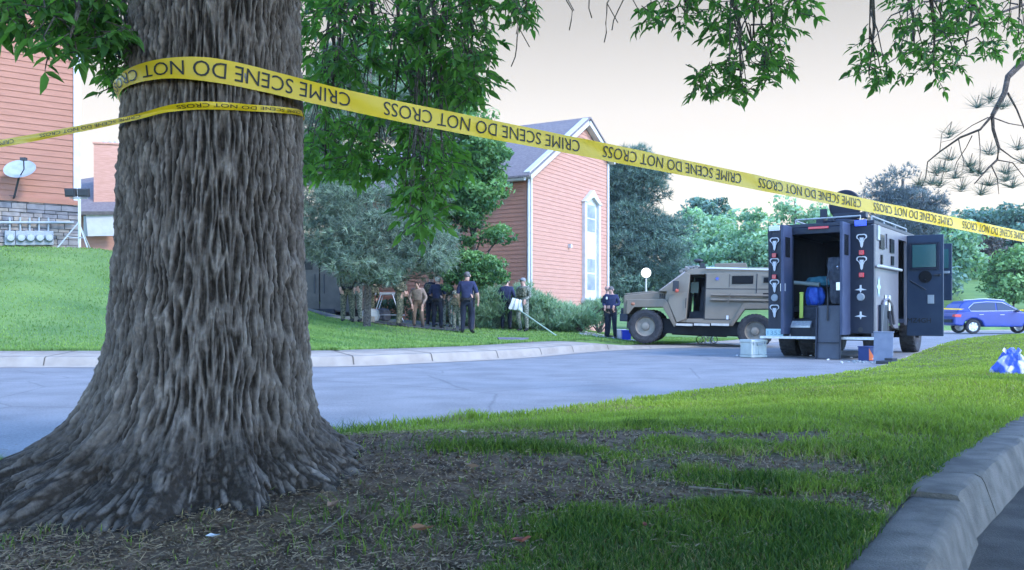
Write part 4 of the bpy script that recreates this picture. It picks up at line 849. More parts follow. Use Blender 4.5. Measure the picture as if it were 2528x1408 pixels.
# tall house at the far left
e2 = Vector((-.80, -.60, 0)); n2 = Vector((.60, -.80, 0)); C2 = Vector((-13.05, 26.8, 2.5)); ux2 = 12
h2 = thing('tall_house', 'tall red clapboard house wall on a stone base at the left edge', 'house', tuple(C2))
w2 = MB(); q = [Vector((0, 0, -.6)), e2 * ux2 + Vector((0, 0, -.6)), e2 * ux2 - n2 * 6 + Vector((0, 0, -.6)), -n2 * 6 + Vector((0, 0, -.6))]
w2.add([tuple(p) for p in q] + [tuple(p + Vector((0, 0, 11.6))) for p in q], [(3, 2, 1, 0), (4, 5, 6, 7), (0, 1, 5, 4), (1, 2, 6, 5), (2, 3, 7, 6), (3, 0, 4, 7)]); w2.build('wall', m_sid, h2)
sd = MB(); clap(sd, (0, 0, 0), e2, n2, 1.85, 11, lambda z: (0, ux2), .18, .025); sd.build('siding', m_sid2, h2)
st = MB(); rg = random.Random(4)
z_ = -.5
while z_ < 1.72:
    hh = rg.choice((.10, .13, .17)); a = 0
    while a < 6:
        L = rg.uniform(.2, .5); k = rg.uniform(.05, .10); P = lambda aa, zz, kk: tuple(e2 * aa + n2 * kk + Vector((0, 0, zz)))
        st.add([P(a + .008, z_ + .008, k), P(a + L - .008, z_ + .008, k), P(a + L - .008, z_ + hh - .008, k), P(a + .008, z_ + hh - .008, k), P(a, z_, .01), P(a + L, z_, .01), P(a + L, z_ + hh, .01), P(a, z_ + hh, .01)], [(0, 1, 2, 3), (4, 5, 1, 0), (5, 6, 2, 1), (6, 7, 3, 2), (7, 4, 0, 3)], rg.randrange(3)); a += L
    z_ += hh
st.build('stone_base', [mat('stone a', (.17, .15, .14), (.26, .23, .22), 6, .9), mat('stone b', (.12, .115, .125), (.19, .18, .19), 6, .9), mat('stone c', (.22, .18, .15), (.30, .25, .21), 6, .9)], h2)
bb = MB(); bb.box(e2 * 2 + n2 * .05 + Vector((0, 0, 1.78)), (4, .12, .14), rz=math.atan2(.6, .8)); bb.build('base_trim', m_sid2, h2)
cb = MB(); cb.box(n2 * .03 + Vector((0, 0, 6.2)) + e2 * .06, (.15, .1, 9), rz=math.atan2(.6, .8)); cb.box(Vector((.03, .02, 5.5)), (.07, .1, 11), rz=math.atan2(.6, .8)); cb.build('corner_board', m_white, h2)
# small house behind
h3 = thing('small_house', 'low red house with grey roof, brick chimney and white shutter between house and trunk', 'house', tuple(W(250, 640, 40)))
r3 = lambda px, py, Z: W(px, py, Z) - W(250, 640, 40)
mb = MB(); A_, B_ = r3(160, 660, 40), r3(420, 660, 41); C_, D_ = r3(420, 524, 41), r3(160, 524, 40); mb.add([A_, B_, C_, D_] + [p + Vector((0, 6, 0)) for p in (A_, B_, C_, D_)], [(0, 1, 2, 3), (7, 6, 5, 4), (0, 4, 5, 1), (1, 5, 6, 2), (2, 6, 7, 3), (3, 7, 4, 0)]); mb.build('wall', m_sid, h3)
sd = MB(); clap(sd, A_, (B_ - A_).normalized(), Vector((0, -1, 0)), A_.z, D_.z, lambda z: (0, (B_ - A_).length), .16, .02); sd.build('siding', m_sid, h3)
mb = MB(); q = [r3(150, 522, 39.4), r3(430, 522, 40.4), r3(430, 408, 44), r3(150, 450, 43)]; mb.add([tuple(p) for p in q] + [tuple(p + Vector((0, .05, -.15))) for p in q], [(0, 1, 2, 3), (7, 6, 5, 4), (0, 4, 5, 1), (1, 5, 6, 2), (2, 6, 7, 3), (3, 7, 4, 0)]); rf3 = mb.build('roof', m_roof, h3)
mb = MB(); cc = r3(270, 420, 41); mb.box(cc + Vector((0, 0, -.4)), (1.12, 1.1, 3.0), rz=.25); mb.box(cc + Vector((0, 0, 1.12)), (1.2, 1.2, .08), rz=.25)
ch = mb.build('chimney', mat('chimney siding', (.52, .26, .18), (.60, .32, .24), 3, .8, .2, 30, stretch=(1, 1, 8)), rf3)
mb = MB()
for dx in (-.2, .1, .35): mb.tube([cc + Vector((dx, 0, 1.16)), cc + Vector((dx, 0, 1.32))], .11, 10)
mb.build('flue', m_white, ch)
mb = MB(); q = [r3(220, 584, 39.9), r3(284, 583, 40.1), r3(281, 527, 40.1), r3(215, 530, 39.9)]; mb.add([tuple(p + Vector((0, -.12, 0))) for p in q] + [tuple(p + Vector((0, -.04, 0))) for p in q], [(0, 1, 2, 3), (7, 6, 5, 4), (0, 4, 5, 1), (1, 5, 6, 2), (2, 6, 7, 3), (3, 7, 4, 0)]); mb.build('shutter', m_white, h3)
mb = MB(); q = [r3(208, 584, 39.9), r3(220, 584, 39.9), r3(220, 530, 39.9), r3(208, 530, 39.9)]; mb.add([tuple(p + Vector((0, -.07, 0))) for p in q] + [tuple(p + Vector((0, -.03, 0))) for p in q], [(0, 1, 2, 3), (7, 6, 5, 4), (0, 4, 5, 1), (1, 5, 6, 2), (2, 6, 7, 3), (3, 7, 4, 0)]); mb.build('window', m_glass, h3)
# satellite dish, meters, floodlight tripod by the tall house
def on2(px, py, k=.0):     # point on the tall house face
    kx = (px - HX) / F; a = (C2.x - kx * C2.y) / (kx * e2.y - e2.x); p = C2 + e2 * a; z = EYE + (HY - py) * p.y / F; return Vector((p.x, p.y, z)) + n2 * k
m_dish = mat('dish grey', (.26, .29, .31), (.32, .35, .38), 5, .5); m_dark = mat('dark metal', (.03, .032, .038), rough=.5, spec=.4); m_steel = mat('pale metal', (.55, .56, .58), rough=.4, metal=.5)
p = on2(32, 492, .0); dt = thing('satellite_dish', 'grey satellite dish on a bent arm on the tall house wall', 'satellite dish', tuple(p))
mb = MB(); mb.tube([(0, 0, 0), n2 * .25 + Vector((0, 0, .05)), n2 * .42 + Vector((.1, 0, .55))], .03, 8); mb.box((0, 0, 0), (.2, .1, .2), rz=.64); mb.build('mast', m_dark, dt)
mb = MB(); prof = [(0.001, .06), (.15, .05), (.3, .02), (.42, -.03), (.43, -.04), (.3, .005), (.15, .035), (.001, .045)]; mb.lathe(prof, axis='y', seg=28)
do = mb.build('reflector', m_dish, dt, smooth=True); do.location = n2 * .55 + Vector((.12, 0, .78)); do.rotation_euler = (R(-38), 0, R(8)); do.scale = (1, 1, .85)
mb = MB(); mb.tube([n2 * .42 + Vector((.1, 0, .55)), n2 * .95 + Vector((.22, -.1, .72)), n2 * 1.0 + Vector((.2, -.1, .98))], .018, 6); mb.box(n2 * 1.0 + Vector((.2, -.1, 1.0)), (.16, .10, .08)); mb.build('feed_arm', m_dark, dt)
for i, px in enumerate((22, 48, 71, 94, 117)):
    p = on2(px, 585, .16); mt = thing('utility_meter', ['utility meter nearest the photo edge in the row on the stone base', 'second meter from the photo edge in the row of five on the stone base', 'middle one of the five meters on the stone base', 'fourth of the five meters, second from the tripod light', 'meter closest to the tripod light in the row on the stone base'][i], 'meter', tuple(p), group='utility meters on the stone base')
    mb = MB(); mb.box((0, 0, -.05), (.26, .16, .42), rz=.64); mb.build('meter_box', mat('meter grey', (.22, .24, .26), (.28, .30, .32), 6, .5), mt, bevel=.02)
    mb = MB(); mb.lathe([(.001, -.09), (.09, -.08), (.115, -.02), (.115, .05)], (0, 0, 0), 'y', 16); oo = mb.build('dial', m_dish, mt, smooth=True); oo.location = n2 * .12 + Vector((0, 0, -.05)); oo.rotation_euler = (0, 0, .64)
    mb = MB(); mb.tube([(0, 0, .14), (0, 0, .55)], .025, 8); mb.build('pipe', m_dish, mt)
mb = MB(); mb.tube([on2(-40, 551, .22), on2(178, 551, .22)], .035, 8); tag(mb.build('conduit_pipe', m_dish), 'long pale pipe running above the meters on the stone base', 'pipe')
tpx = (-12.6 + .15, 25.6); tz = fh(*tpx); tp = thing('floodlight_tripod', 'floodlight pair on a pale tripod beside the corner of the tall house', 'work light', (*tpx, tz))
mb = MB()
for a in (200, 320, 80):
    d_ = Vector((math.cos(R(a)), math.sin(R(a)), 0)); mb.tube([(0, 0, .75), d_ * .55], .018, 6); mb.tube([(0, 0, .3), d_ * .3 + Vector((0, 0, .33))], .012, 6)
mb.build('legs', m_steel, tp); mb = MB(); mb.tube([(0, 0, .15), (0, 0, 1.45)], .02, 8); mb.tube([(-.25, 0, 1.45), (.25, 0, 1.45)], .018, 8); mb.build('pole', m_steel, tp)
for sx in (-.2, .17):
    mb = MB(); mb.box((sx, -.04, 1.6), (.3, .16, .24), rx=.2); mb.box((sx, -.13, 1.59), (.24, .03, .18), rx=.2); mb.build('lamp_head', m_dark, tp, bevel=.015)
# globe lamp beyond the tan truck
zg = 40; p = W(1595, 760, zg); gl = thing('globe_lamp', 'white globe lamp on a thin post in front of the tall pine', 'street lamp', (p.x, zg, fh(p.x, zg)))
mb = MB(); top_z = W(1595, 674, zg).z - fh(p.x, zg); mb.tube([(0, 0, 0), (0, 0, top_z - .15)], .035, 8); mb.lathe([(.001, top_z - .22), (.09, top_z - .22), (.09, top_z - .14), (.001, top_z - .14)], axis='z', seg=12); mb.build('post', m_white, gl)
mb = MB(); mb.ball((0, 0, top_z), .22, 20, 14); gm = mat('lit opal globe', (.85, .84, .80), rough=.3); gm.node_tree.nodes['Principled BSDF'].inputs['Emission Color'].default_value = (1, .93, .8, 1); gm.node_tree.nodes['Principled BSDF'].inputs['Emission Strength'].default_value = .35
mb.build('globe', gm, gl, smooth=True)

# ------------------------------------------------------------ haze: air between the viewer and the far trees
hz = MB(); hz.box((0, 60, 14), (330, 200, 34)); ho = hz.build('haze', []); ho['kind'] = 'stuff'
hm_ = bpy.data.materials.new('haze'); hm_.use_nodes = True; n = hm_.node_tree; n.nodes.remove(n.nodes['Principled BSDF']); pvn = n.nodes.new('ShaderNodeVolumePrincipled')
pvn.inputs['Density'].default_value = .0003; pvn.inputs['Color'].default_value = (.85, .93, 1, 1); pvn.inputs['Anisotropy'].default_value = .2
n.links.new(pvn.outputs[0], n.nodes['Material Output'].inputs['Volume']); ho.data.materials.append(hm_)
# ------------------------------------------------------------ vehicles
m_tyre = mat('tyre rubber', (.028, .028, .032), (.05, .05, .055), 12, .85, .4, 60)
m_rimt = mat('tan rim', (.20, .18, .155), (.26, .235, .20), 8, .55, metal=.2)
m_tan = mat('tan armour paint', (.20, .168, .13), (.235, .198, .152), 1.5, .6, .12, 30, spec=.35)
m_tan2 = mat('dusty tan paint', (.175, .143, .108), (.21, .172, .132), 2.5, .7, .12, 30)
m_blk = mat('black armour paint', (.010, .015, .030), (.016, .022, .040), 2, .45, .1, 30, spec=.3)
m_blk2 = mat('interior dark', (.010, .012, .018), (.02, .024, .032), 3, .7)
m_side = mat('sheen-grey side panel', (.10, .098, .118), (.135, .13, .15), 1.5, .38, .08, 20, spec=.5)  # black paint lightened: the side's bright sheen put into the grey
m_glv = mat('armoured glass', (.008, .010, .014), rough=.25, spec=.12)
m_teal = mat('tinted glass', (.04, .11, .11), rough=.15, spec=.25)
m_chr = mat('bright metal', (.62, .63, .66), rough=.3, metal=.6)
m_red = mat('red lamp lens', (.55, .03, .05), rough=.25, spec=.6)
m_blu = mat('blue lamp lens', (.03, .08, .55), rough=.25, spec=.6)
m_decal = mat('white decal', (.62, .62, .64), rough=.5)
def wheel(parent, c, r, w_, rimm, side=1, name='wheel', rr=.56, bolts=8, spokes=0):
    """side = +1: outer face towards +y"""
    t = MB(); n_ = 56
    pr = [(rr * r, -w_ * .42), (r * .82, -w_ * .5), (r * .94, -w_ * .48), (r, -w_ * .36), (r, w_ * .36), (r * .94, w_ * .48), (r * .82, w_ * .5), (rr * r, w_ * .42)]
    t.lathe(pr, axis='y', seg=n_)
    for k in range(n_ // 2):
        a = 2 * math.pi * k / (n_ // 2)
        for s_ in (-1, 1):
            aa = a + (.05 if s_ > 0 else 0)
            t.M = Matrix.Rotation(-aa, 4, 'Y'); t.box((r * .995, s_ * w_ * .27, 0), (r * .05, w_ * .36, r * .11))
    t.M = Matrix(); o = t.build('tyre', m_tyre, None, smooth=False)
    root = bpy.data.objects.new(name, None); COL.objects.link(root); root.parent = parent; root.location = c
    o.parent = root; q = MB(); s_ = side * w_
    q.lathe([(rr * r * 1.02, s_ * .44), (rr * r * .96, s_ * .36), (rr * r * .90, s_ * .20), (rr * r * .45, s_ * .16), (rr * r * .38, s_ * .30), (rr * r * .2, s_ * .34), (.001, s_ * .34)], axis='y', seg=32)
    q.lathe([(rr * r * 1.02, -s_ * .4), (.001, -s_ * .2)], axis='y', seg=24)
    for k in range(bolts):
        a = 2 * math.pi * k / bolts; q.lathe([(.001, s_ * .22), (r * .035, s_ * .22), (r * .035, s_ * .15)], (rr * r * .62 * math.cos(a), 0, rr * r * .62 * math.sin(a)), 'y', 8)
    for k in range(spokes):
        a = 2 * math.pi * k / spokes; q.M = Matrix.Rotation(a, 4, 'Y'); q.prism([(rr * r * .15, -r * .05), (rr * r * .97, -r * .10), (rr * r * .97, r * .10), (rr * r * .15, r * .05)], s_ * .28, s_ * .40); q.M = Matrix()
    q.build('rim', rimm, root, smooth=True); return root

# --- tan armoured truck (near side towards the viewer). local x forward, y left, z up; origin under the rear axle
def B(cx, cy): return ((1935 - cx) * .00243, .49 + (1035 - .047 * (1935 - cx) - cy) * .00243)
rw = Vector((6.85, 25.2, -.03)); fw = Vector((3.86, 26.0, .105)); fv = (fw - rw)
yaw = math.atan2(fv.y, fv.x); pit = -math.atan2(fv.z, math.hypot(fv.x, fv.y))
def armoured(name, label, loc, rot, group):
    t = thing(name, label, 'armoured truck', loc, rot, group)
    WY = -.02       # near side skin plane; the body runs to y = -2.1
    YF = -2.15
    P_ = lambda L: [B(*q) for q in L]
    mb = MB()
    mb.prism(P_([(1165, 360), (1150, 600), (1140, 890), (1165, 930), (1030, 930), (1010, 975), (860, 745), (900, 560), (800, 555), (1110, 330)]), WY - .02, YF + .02)      # cowl and windscreen post
    mb.prism(P_([(1345, 345), (1345, 940), (1640, 950), (1650, 960), (1790, 780), (2130, 780), (2160, 780), (2230, 850), (2260, 700), (2260, 345)]), WY, YF)                                     # rear hull
    mb.prism(P_([(1100, 340), (1165, 290), (2255, 290), (2275, 345), (2260, 362), (1165, 362)]), WY - .04, YF + .04)
    mb.prism(P_([(1140, 885), (1345, 885), (1345, 940), (1140, 930)]), WY, YF)
    b_ = mb.build('body', m_tan, t, bevel=.02)
    mb = MB(); mb.prism(P_([(1345, 362), (1345, 885), (1165, 885), (1165, 362)]), YF + .03, YF); mb.prism(P_([(1170, 800), (1340, 800), (1340, 885), (1170, 885)]), WY - .2, YF + .1); mb.prism(P_([(1340, 500), (1300, 500), (1280, 800), (1340, 800)]), -.4, -1.0)
    mb.build('cab_interior', m_blk2, t)
    mb = MB(); mb.prism(P_([(430, 590), (800, 555), (900, 560), (880, 745), (860, 745), (520, 745), (430, 830), (380, 850), (375, 600)]), -.22, YF + .22); mb.build('bonnet', m_tan2, t, bevel=.03)
    mb = MB(); mb.prism(P_([(720, 560), (400, 590), (385, 575), (720, 545)]), -.3, YF + .3); mb.build('bonnet_top', m_tan, t, bevel=.01)
    for yy in ((WY + .06, -.30), (YF - .06, YF + .30)):
        mb = MB()
        mb.prism(P_([(430, 650), (880, 650), (925, 690), (1035, 960), (1005, 985), (860, 745), (520, 745), (455, 830), (430, 820)]), *yy); mb.build('fender', m_tan2, t, bevel=.015); mb = MB()
        mb.prism(P_([(1640, 975), (1790, 700), (2130, 700), (2260, 900), (2210, 900), (2120, 775), (1810, 775), (1680, 975)]), *yy); mb.build('fender', m_tan2, t, bevel=.015)
    mb = MB(); mb.prism(P_([(800, 545), (1095, 318), (1110, 335), (830, 550)]), -.12, YF + .12); mb.build('windscreen', mat('dusty windscreen with painted reflection', (.32, .27, .27), (.48, .42, .42), 8, .25, stretch=(1, .5, 3)), t)  # pale dust plus a pinkish reflection put into the glass colour
    for (a, b, c_, d__, nm) in ((1650, 385, 1890, 480, 'side_window'), (2005, 408, 2075, 470, 'gun_port'), (2005, 590, 2075, 640, 'gun_port')):
        mb = MB(); mb.prism(P_([(a, b), (c_, b), (c_, d__), (a, d__)]), WY + .012, WY - .05); mb.prism(P_([(a + 8, b + 6), (c_ - 8, b + 6), (c_ - 8, d__ - 6), (a + 8, d__ - 6)]), WY + .02, WY + .012); mb.build(nm, m_glv, t)
    mb = MB(); mb.prism(P_([(1165, 445), (1258, 445), (1258, 575), (1165, 575)]), WY - .5, WY - .53); mb.build('door_window', m_teal, t)
    mb = MB(); mb.prism(P_([(925, 600), (1150, 570), (1140, 885), (1035, 930), (925, 690)]), WY + .02, WY + .07); dd = mb.build('door', m_tan, t, bevel=.01)
    mb = MB(); mb.tube([(*B(1130, 640)[:1], WY + .1, B(1130, 640)[1]), (B(1130, 760)[0], WY + .1, B(1130, 760)[1])], .012, 6); mb.build('handle', m_dark, dd)
    mb = MB(); x_, z_ = B(1010, 500); mb.tube([(x_, -.1, z_ - .1), (x_, .16, z_)], .015, 6); mb.box((x_, .2, z_), (.16, .22, .30)); mb.build('mirror', m_dark, t, bevel=.02)
    x_, z_ = B(1025, 550); mb = MB(); mb.ball((x_, .28, z_), (.06, .04, .07)); mb.build('beacon', mat('orange lens', (.6, .12, .08), rough=.4), t, smooth=True)
    mb = MB()
    for yz in ((605, 1415), (662, 1415)):
        a = B(yz[1], yz[0]); b = B(2250, yz[0] + 22); mb.tube([(a[0], WY + .06, a[1]), (b[0], WY + .06, b[1])], .035, 8)
    a = B(1640, 590); b = B(1610, 720); mb.tube([(a[0], WY + .1, a[1]), (b[0], WY + .1, b[1])], .012, 6); mb.build('side_rail', m_tan2, t, smooth=True)
    mb = MB()
    for a, b in ((1030, 1218), (1238, 1418), (1436, 1640)):
        mb.prism(P_([(a, 940), (b, 945), (b, 972), (a, 965)]), WY + .20, WY - .1)
    mb.build('running_board', mat('worn tread plate', (.5, .46, .42), (.62, .58, .54), 10, .5, metal=.3), t)
    mb = MB(); mb.prism(P_([(1440, 285), (1430, 228), (1455, 222), (1800, 222), (1815, 285)]), -.5, -1.7); mb.build('roof_hatch', m_tan2, t, bevel=.02)
    mb = MB(); mb.prism(P_([(1165, 295), (1190, 270), (1345, 270), (1345, 290)]), -.2, -1.9); x_, z_ = B(1290, 240); mb.box((x_, -.6, z_), (.14, .14, .12)); x2, z2 = B(1240, 185); mb.tube([(x_, -.6, z_), (x2, -.6, z2)], .03, 6); mb.ball((x2, -.6, z2), (.14, .1, .06)); mb.build('roof_light', m_dark, t)
    mb = MB(); a = B(1345, 308); b = B(2250, 300); mb.box(((a[0] + b[0]) / 2, WY + .02, (a[1] + b[1]) / 2 + .0), (abs(a[0] - b[0]), .03, .05)); mb.build('roof_rail', m_decal, t)
    mb = MB(); a, b = B(1480, 415)
    for k in range(6):
        an = k * math.pi / 3; mb.add([(a + .07 * math.cos(an), WY + .016, b + .07 * math.sin(an)), (a + .03 * math.cos(an + .52), WY + .016, b + .03 * math.sin(an + .52)), (a, WY + .016, b), (a + .03 * math.cos(an - .52), WY + .016, b + .03 * math.sin(an - .52))], [(0, 1, 2, 3)])
    mb.build('star_badge', mat('blue badge', (.10, .13, .42), rough=.5), t)
    mb = MB()
    for i in range(3): a = B(815 + 24 * i, 585); b = B(815 + 24 * i, 640); mb.box((a[0], -.21, (a[1] + b[1]) / 2), (.03, .03, a[1] - b[1]))
    mb.build('vent', m_blk2, t)
    mb = MB(); a = B(400, 700); mb.box((a[0] - .02, (YF) / 2, a[1]), (.1, 1.6, .4)); mb.build('grille', m_blk2, t)
    mb = MB(); a = B(395, 850); mb.box((a[0], YF / 2, a[1] - .05), (.24, 2.0, .22)); a = B(395, 800); mb.box((a[0] + .1, -.5, a[1]), (.1, .1, .22)); mb.build('bumper', m_blk, t, bevel=.02)
    a = B(505, 705); mb = MB(); mb.ball((a[0], WY + .06, a[1]), (.06, .02, .045)); mb.build('indicator', mat('amber lens', (.35, .14, .08), rough=.3), t, smooth=True)
    mb = MB(); mb.box((1.5, YF / 2, .52), (4.2, 1.5, .42)); mb.box((1.6, YF / 2 - .4, .36), (1.6, .9, .2)); mb.tube([(0, -.1, .49), (0, YF + .1, .49)], .09, 8); mb.tube([(3.05, -.1, .49), (3.05, YF + .1, .49)], .09, 8); mb.box((.9, -.5, .5), (.9, .5, .3)); mb.tube([(2.3, -.6, .6), (2.3, -.6, .33)], .05, 6); mb.build('chassis', m_blk2, t)
    mb = MB(); S_ = lambda x0, y0, x1, y1, w_=.012: mb.tube([(B(x0, y0)[0], WY + .004, B(x0, y0)[1]), (B(x1, y1)[0], WY + .004, B(x1, y1)[1])], w_, 4)
    S_(1352, 362, 1352, 885); S_(1930, 362, 1930, 590); S_(1345, 530, 2100, 545, .008); S_(1345, 890, 1650, 895); S_(1620, 362, 1620, 520, .006)
    mb.build('panel_seam', m_dark, t)
    mb = MB()
    for (x0, y0, x1, y1) in ((1650, 385, 1890, 480), (2005, 408, 2075, 470)):
        for k in range(7):
            u = k / 6
            for X_, Y_ in ((x0 - 12 + u * (x1 - x0 + 24), y0 - 12), (x0 - 12 + u * (x1 - x0 + 24), y1 + 12)): p_ = B(X_, Y_); mb.ball((p_[0], WY + .006, p_[1]), .012, 6, 4)
    mb.build('bolts', m_rimt, t)
    mb = MB()
    for k, (cx_, cy_, s_) in enumerate(((1050, 320, .10), (1085, 300, .12), (1110, 268, .10), (1140, 300, .12), (1170, 280, .14), (1205, 265, .10), (1235, 275, .12), (1060, 345, .07))): a, b = B(cx_, cy_); mb.box((a, -.25 - .2 * (k % 3), b), (s_, s_ * 1.4, s_ * .7), rz=k, ry=.2 * k)
    mb.build('roof_gear', m_rimt, t, bevel=.01)
    mb = MB()
    for k in range(9): a, b = B(830 + 30 * k, 560 - 24.0 * k); mb.tube([(a, -.14, b + .02), (a, YF + .14, b + .02)], .008, 4)
    mb.build('windscreen_grille', m_rimt, t)
    a, b = B(1615, 872); mb = MB(); mb.box((a, WY + .01, b), (.06, .03, .11)); mb.build('fuel_cap', m_decal, t)
    for x_ in (0, 3.09):
        wheel(t, (x_, -.12, .49), .49, .34, m_rimt, 1, rr=.58); wheel(t, (x_, YF + .12, .49), .49, .34, m_rimt, -1, rr=.58)
    return t
TAN = armoured('armoured_truck', 'tan armoured truck parked side on behind the black truck with its door open', tuple(rw), (0, pit, yaw), 'armoured police trucks')
# --- black armoured truck seen from behind. local x forward, y left; origin on the ground at the middle of the rear face
th_ = R(35); rc = Vector((7.4, 18.2, 0)); fwd = Vector((math.sin(th_), math.cos(th_), 0)); lft = Vector((-math.cos(th_), math.sin(th_), 0))
BW = 2.2; org = rc + lft * BW / 2
def armoured_black(name, label, loc, rot, mbody, mside, group, detailed=True, doors=True):
    t = thing(name, label, 'armoured truck', loc, rot, group)
    zb_, zt_ = .45, 2.86; H2 = BW / 2; yl, yr = H2, -H2
    ol, orr = H2 - .24 * BW, -H2 + .24 * BW
    mb = MB()
    # shell: roof, floor, left wall, front bulkhead; rear panels each side of the opening
    mb.box((2.0, 0, zt_ - .04), (4.0, BW, .08)); mb.box((2.0, 0, zb_ + .33), (3.9, BW - .08, .10)); mb.box((2.0, yl - .04, (zb_ + zt_) / 2), (4.0, .08, zt_ - zb_ - .17))
    mb.box((.05, (yl + ol) / 2, (zb_ + zt_) / 2), (.1, yl - ol, zt_ - zb_ - .17)); mb.box((.05, (yr + orr) / 2, (zb_ + zt_) / 2), (.1, orr - yr, zt_ - zb_ - .17))
    mb.box((.05, 0, zt_ - .15), (.098, ol - orr, .14)); mb.box((.06, 0, zb_ + .17), (.1, ol - orr, .30))
    mb.prism([(4.0, .95), (5.5, 1.0), (5.75, 1.45), (5.7, 1.62), (4.75, 1.78), (4.0, 2.6)], yl - .1, yr + .1)
    mb.build('body', mbody, t, bevel=.012)
    mb = MB()       # right wall with a doorway gap and wheel arch
    mb.prism([(.0, zb_), (.28, zb_), (.46, .95), (.62, 1.17), (1.05, 1.22), (1.42, 1.1), (1.62, .7), (1.9, .62), (2.25, .62), (2.25, zt_ - .08), (0, zt_ - .08)], yr, yr + .06)
    mb.box((3.55, yr + .03, 1.74), (.9, .06, 2.1)); mb.box((2.65, yr + .03, zt_ - .16), (.9, .06, .16)); mb.build('side_panel', mside, t, bevel=.006)
    mb = MB(); mb.box((2.0, yl - .12, 1.75), (3.8, .04, 1.9)); mb.box((3.9, 0, 1.8), (.05, BW - .1, 2.1)); mb.box((1.6, yl - .35, 1.05), (2.2, .42, .12)); mb.box((1.6, yr + .35, 1.05), (1.6, .42, .12)); mb.box((1.6, yr + .12, 1.9), (1.6, .04, 1.4)); mb.box((1.4, 0, zt_ - .14), (1.6, .3, .06)); mb.build('interior', m_blk2, t)
    if not detailed:
        for y_ in (-.42, .42):
            mb = MB(); mb.box((-.03, y_, 1.55), (.06, .80, 1.95)); d_ = mb.build('rear_door', mbody, t, bevel=.01)
            mb = MB(); mb.box((-.07, y_, 2.2), (.03, .34, .30)); mb.build('window', m_glv, d_)
            mb = MB(); mb.tube([(-.1, y_ * .4, 1.2), (-.1, y_ * .4, 1.9)], .02, 6); mb.build('handle', m_dark, d_)
    else:
        # door leaves standing straight back from the jambs
        for y_, s_ in ((ol, 1), (orr, -1)):
            mb = MB(); mb.box((-.30, y_ + .03 * s_, 1.66), (.60, .06, 2.3)); d_ = mb.build('rear_door', mat('door inner paint', (.030, .042, .085), (.042, .056, .105), 3, .5, spec=.3), t, bevel=.01)
            mb = MB(); mb.box((-.33, y_ + .03 * s_, 2.35), (.3, .075, .42)); mb.build('window', m_glv, d_)
            mb = MB(); mb.box((-.5, y_ + .04, 1.5), (.05, .1, .16)); mb.tube([(-.55, y_ + .06, 1.9), (-.42, y_ + .08, 1.86)], .015, 6); mb.build('handle', m_chr, d_)
        # tie-down shaped emblems, lamps, badges on the rear panels
        def emblem(y_, z_, s_=1):
            mb = MB(); n_ = 20; out_ = []
            for k in range(n_):
                a = 2 * math.pi * k / n_; r_ = 1 + .16 * math.cos(3 * (a - math.pi / 2)) * -1; out_.append((r_ * math.cos(a) * .098 * (1.0 if math.sin(a) > -.2 else .72), r_ * math.sin(a) * .098 + .04))
            inn = [(p * .8, (q - .04) * .78 + .04) for p, q in out_]
            vs = [(-.012, y_ + p, z_ + q) for p, q in out_] + [(-.012, y_ + p, z_ + q) for p, q in inn]; vs += [(-.03, b, c) for a, b, c in vs]
            fs = []
            for k in range(n_):
                k2 = (k + 1) % n_; fs += [(k + 40, k2 + 40, k2 + 60, k + 60), (k, k2, k2 + 40, k + 40), (k + 20, k + 60, k2 + 60, k2 + 20)]
            mb.add(vs, fs)
            mb.prism([(y_ - .04, z_ + .05), (y_ + .04, z_ + .05), (y_ + .015, z_ - .06), (y_ - .015, z_ - .06)], -.028, -.012, 'x'); mb.prism([(y_ - .03, z_ - .06), (y_ + .03, z_ - .06), (y_ + .02, z_ - .13), (y_, z_ - .16), (y_ - .02, z_ - .13)], -.028, -.012, 'x')
            mb.build('tie_down_ring', m_decal, t)
        Yl = (yl + ol) / 2 + .12; Yr = (yr + orr) / 2
        zpx = lambda cy, Zd: EYE + (HY - (520 + cy / 3.61)) * Zd / F
        for cy in (290, 475, 665, 890): emblem(Yl, zpx(cy, 19.3))
        for cy in (268, 465): emblem(Yr - .02, zpx(cy, 18.45))
        def rbox(nm, y_, z_, w_, h_, m_, d__=.03): mb = MB(); mb.box((-.012 - d__ / 2, y_, z_), (d__, w_, h_)); return mb.build(nm, m_, t, bevel=.008)
        rbox('marker_lamp', Yl, zpx(157, 19.3), .24, .11, m_decal); rbox('marker_lamp', Yr, zpx(118, 18.45), .24, .13, m_blu)
        for y_, cy, Zd in ((Yl, 400, 19.3), (Yl, 590, 19.3), (Yr - .02, 380, 18.45), (Yr - .02, 578, 18.45)):
            rbox('tail_lamp', y_, zpx(cy, Zd), .095, .095, m_red, .05)
        for y_, cy, Zd in ((Yl, 777, 19.3), (Yr, 772, 18.45)):
            mb = MB(); mb.lathe([(.001, -.03), (.05, -.03), (.055, -.035), (.075, -.03), (.08, -.01)], (0, y_, zpx(cy, Zd)), 'x', 18); mb.build('reversing_lamp', m_dish, t, smooth=True)
        for cy in (705, 940):
            z_ = zpx(cy, 18.45); mb = MB(); mb.prism([(Yr - .12, z_ - .01), (Yr - .02, z_ + .02), (Yr - .015, z_ + .09), (Yr + .015, z_ + .09), (Yr + .02, z_ + .02), (Yr + .12, z_ - .01), (Yr + .02, z_ - .02), (Yr, z_ - .07), (Yr - .02, z_ - .02)], -.022, -.012, 'x'); mb.build('cross_badge', m_decal, t)
        z_ = zpx(1060, 18.45); mb = MB(); mb.lathe([(.001, -.02), (.05, -.02)], (0, Yr, z_), 'x', 12); mb.build('oval_badge', m_dark, t)
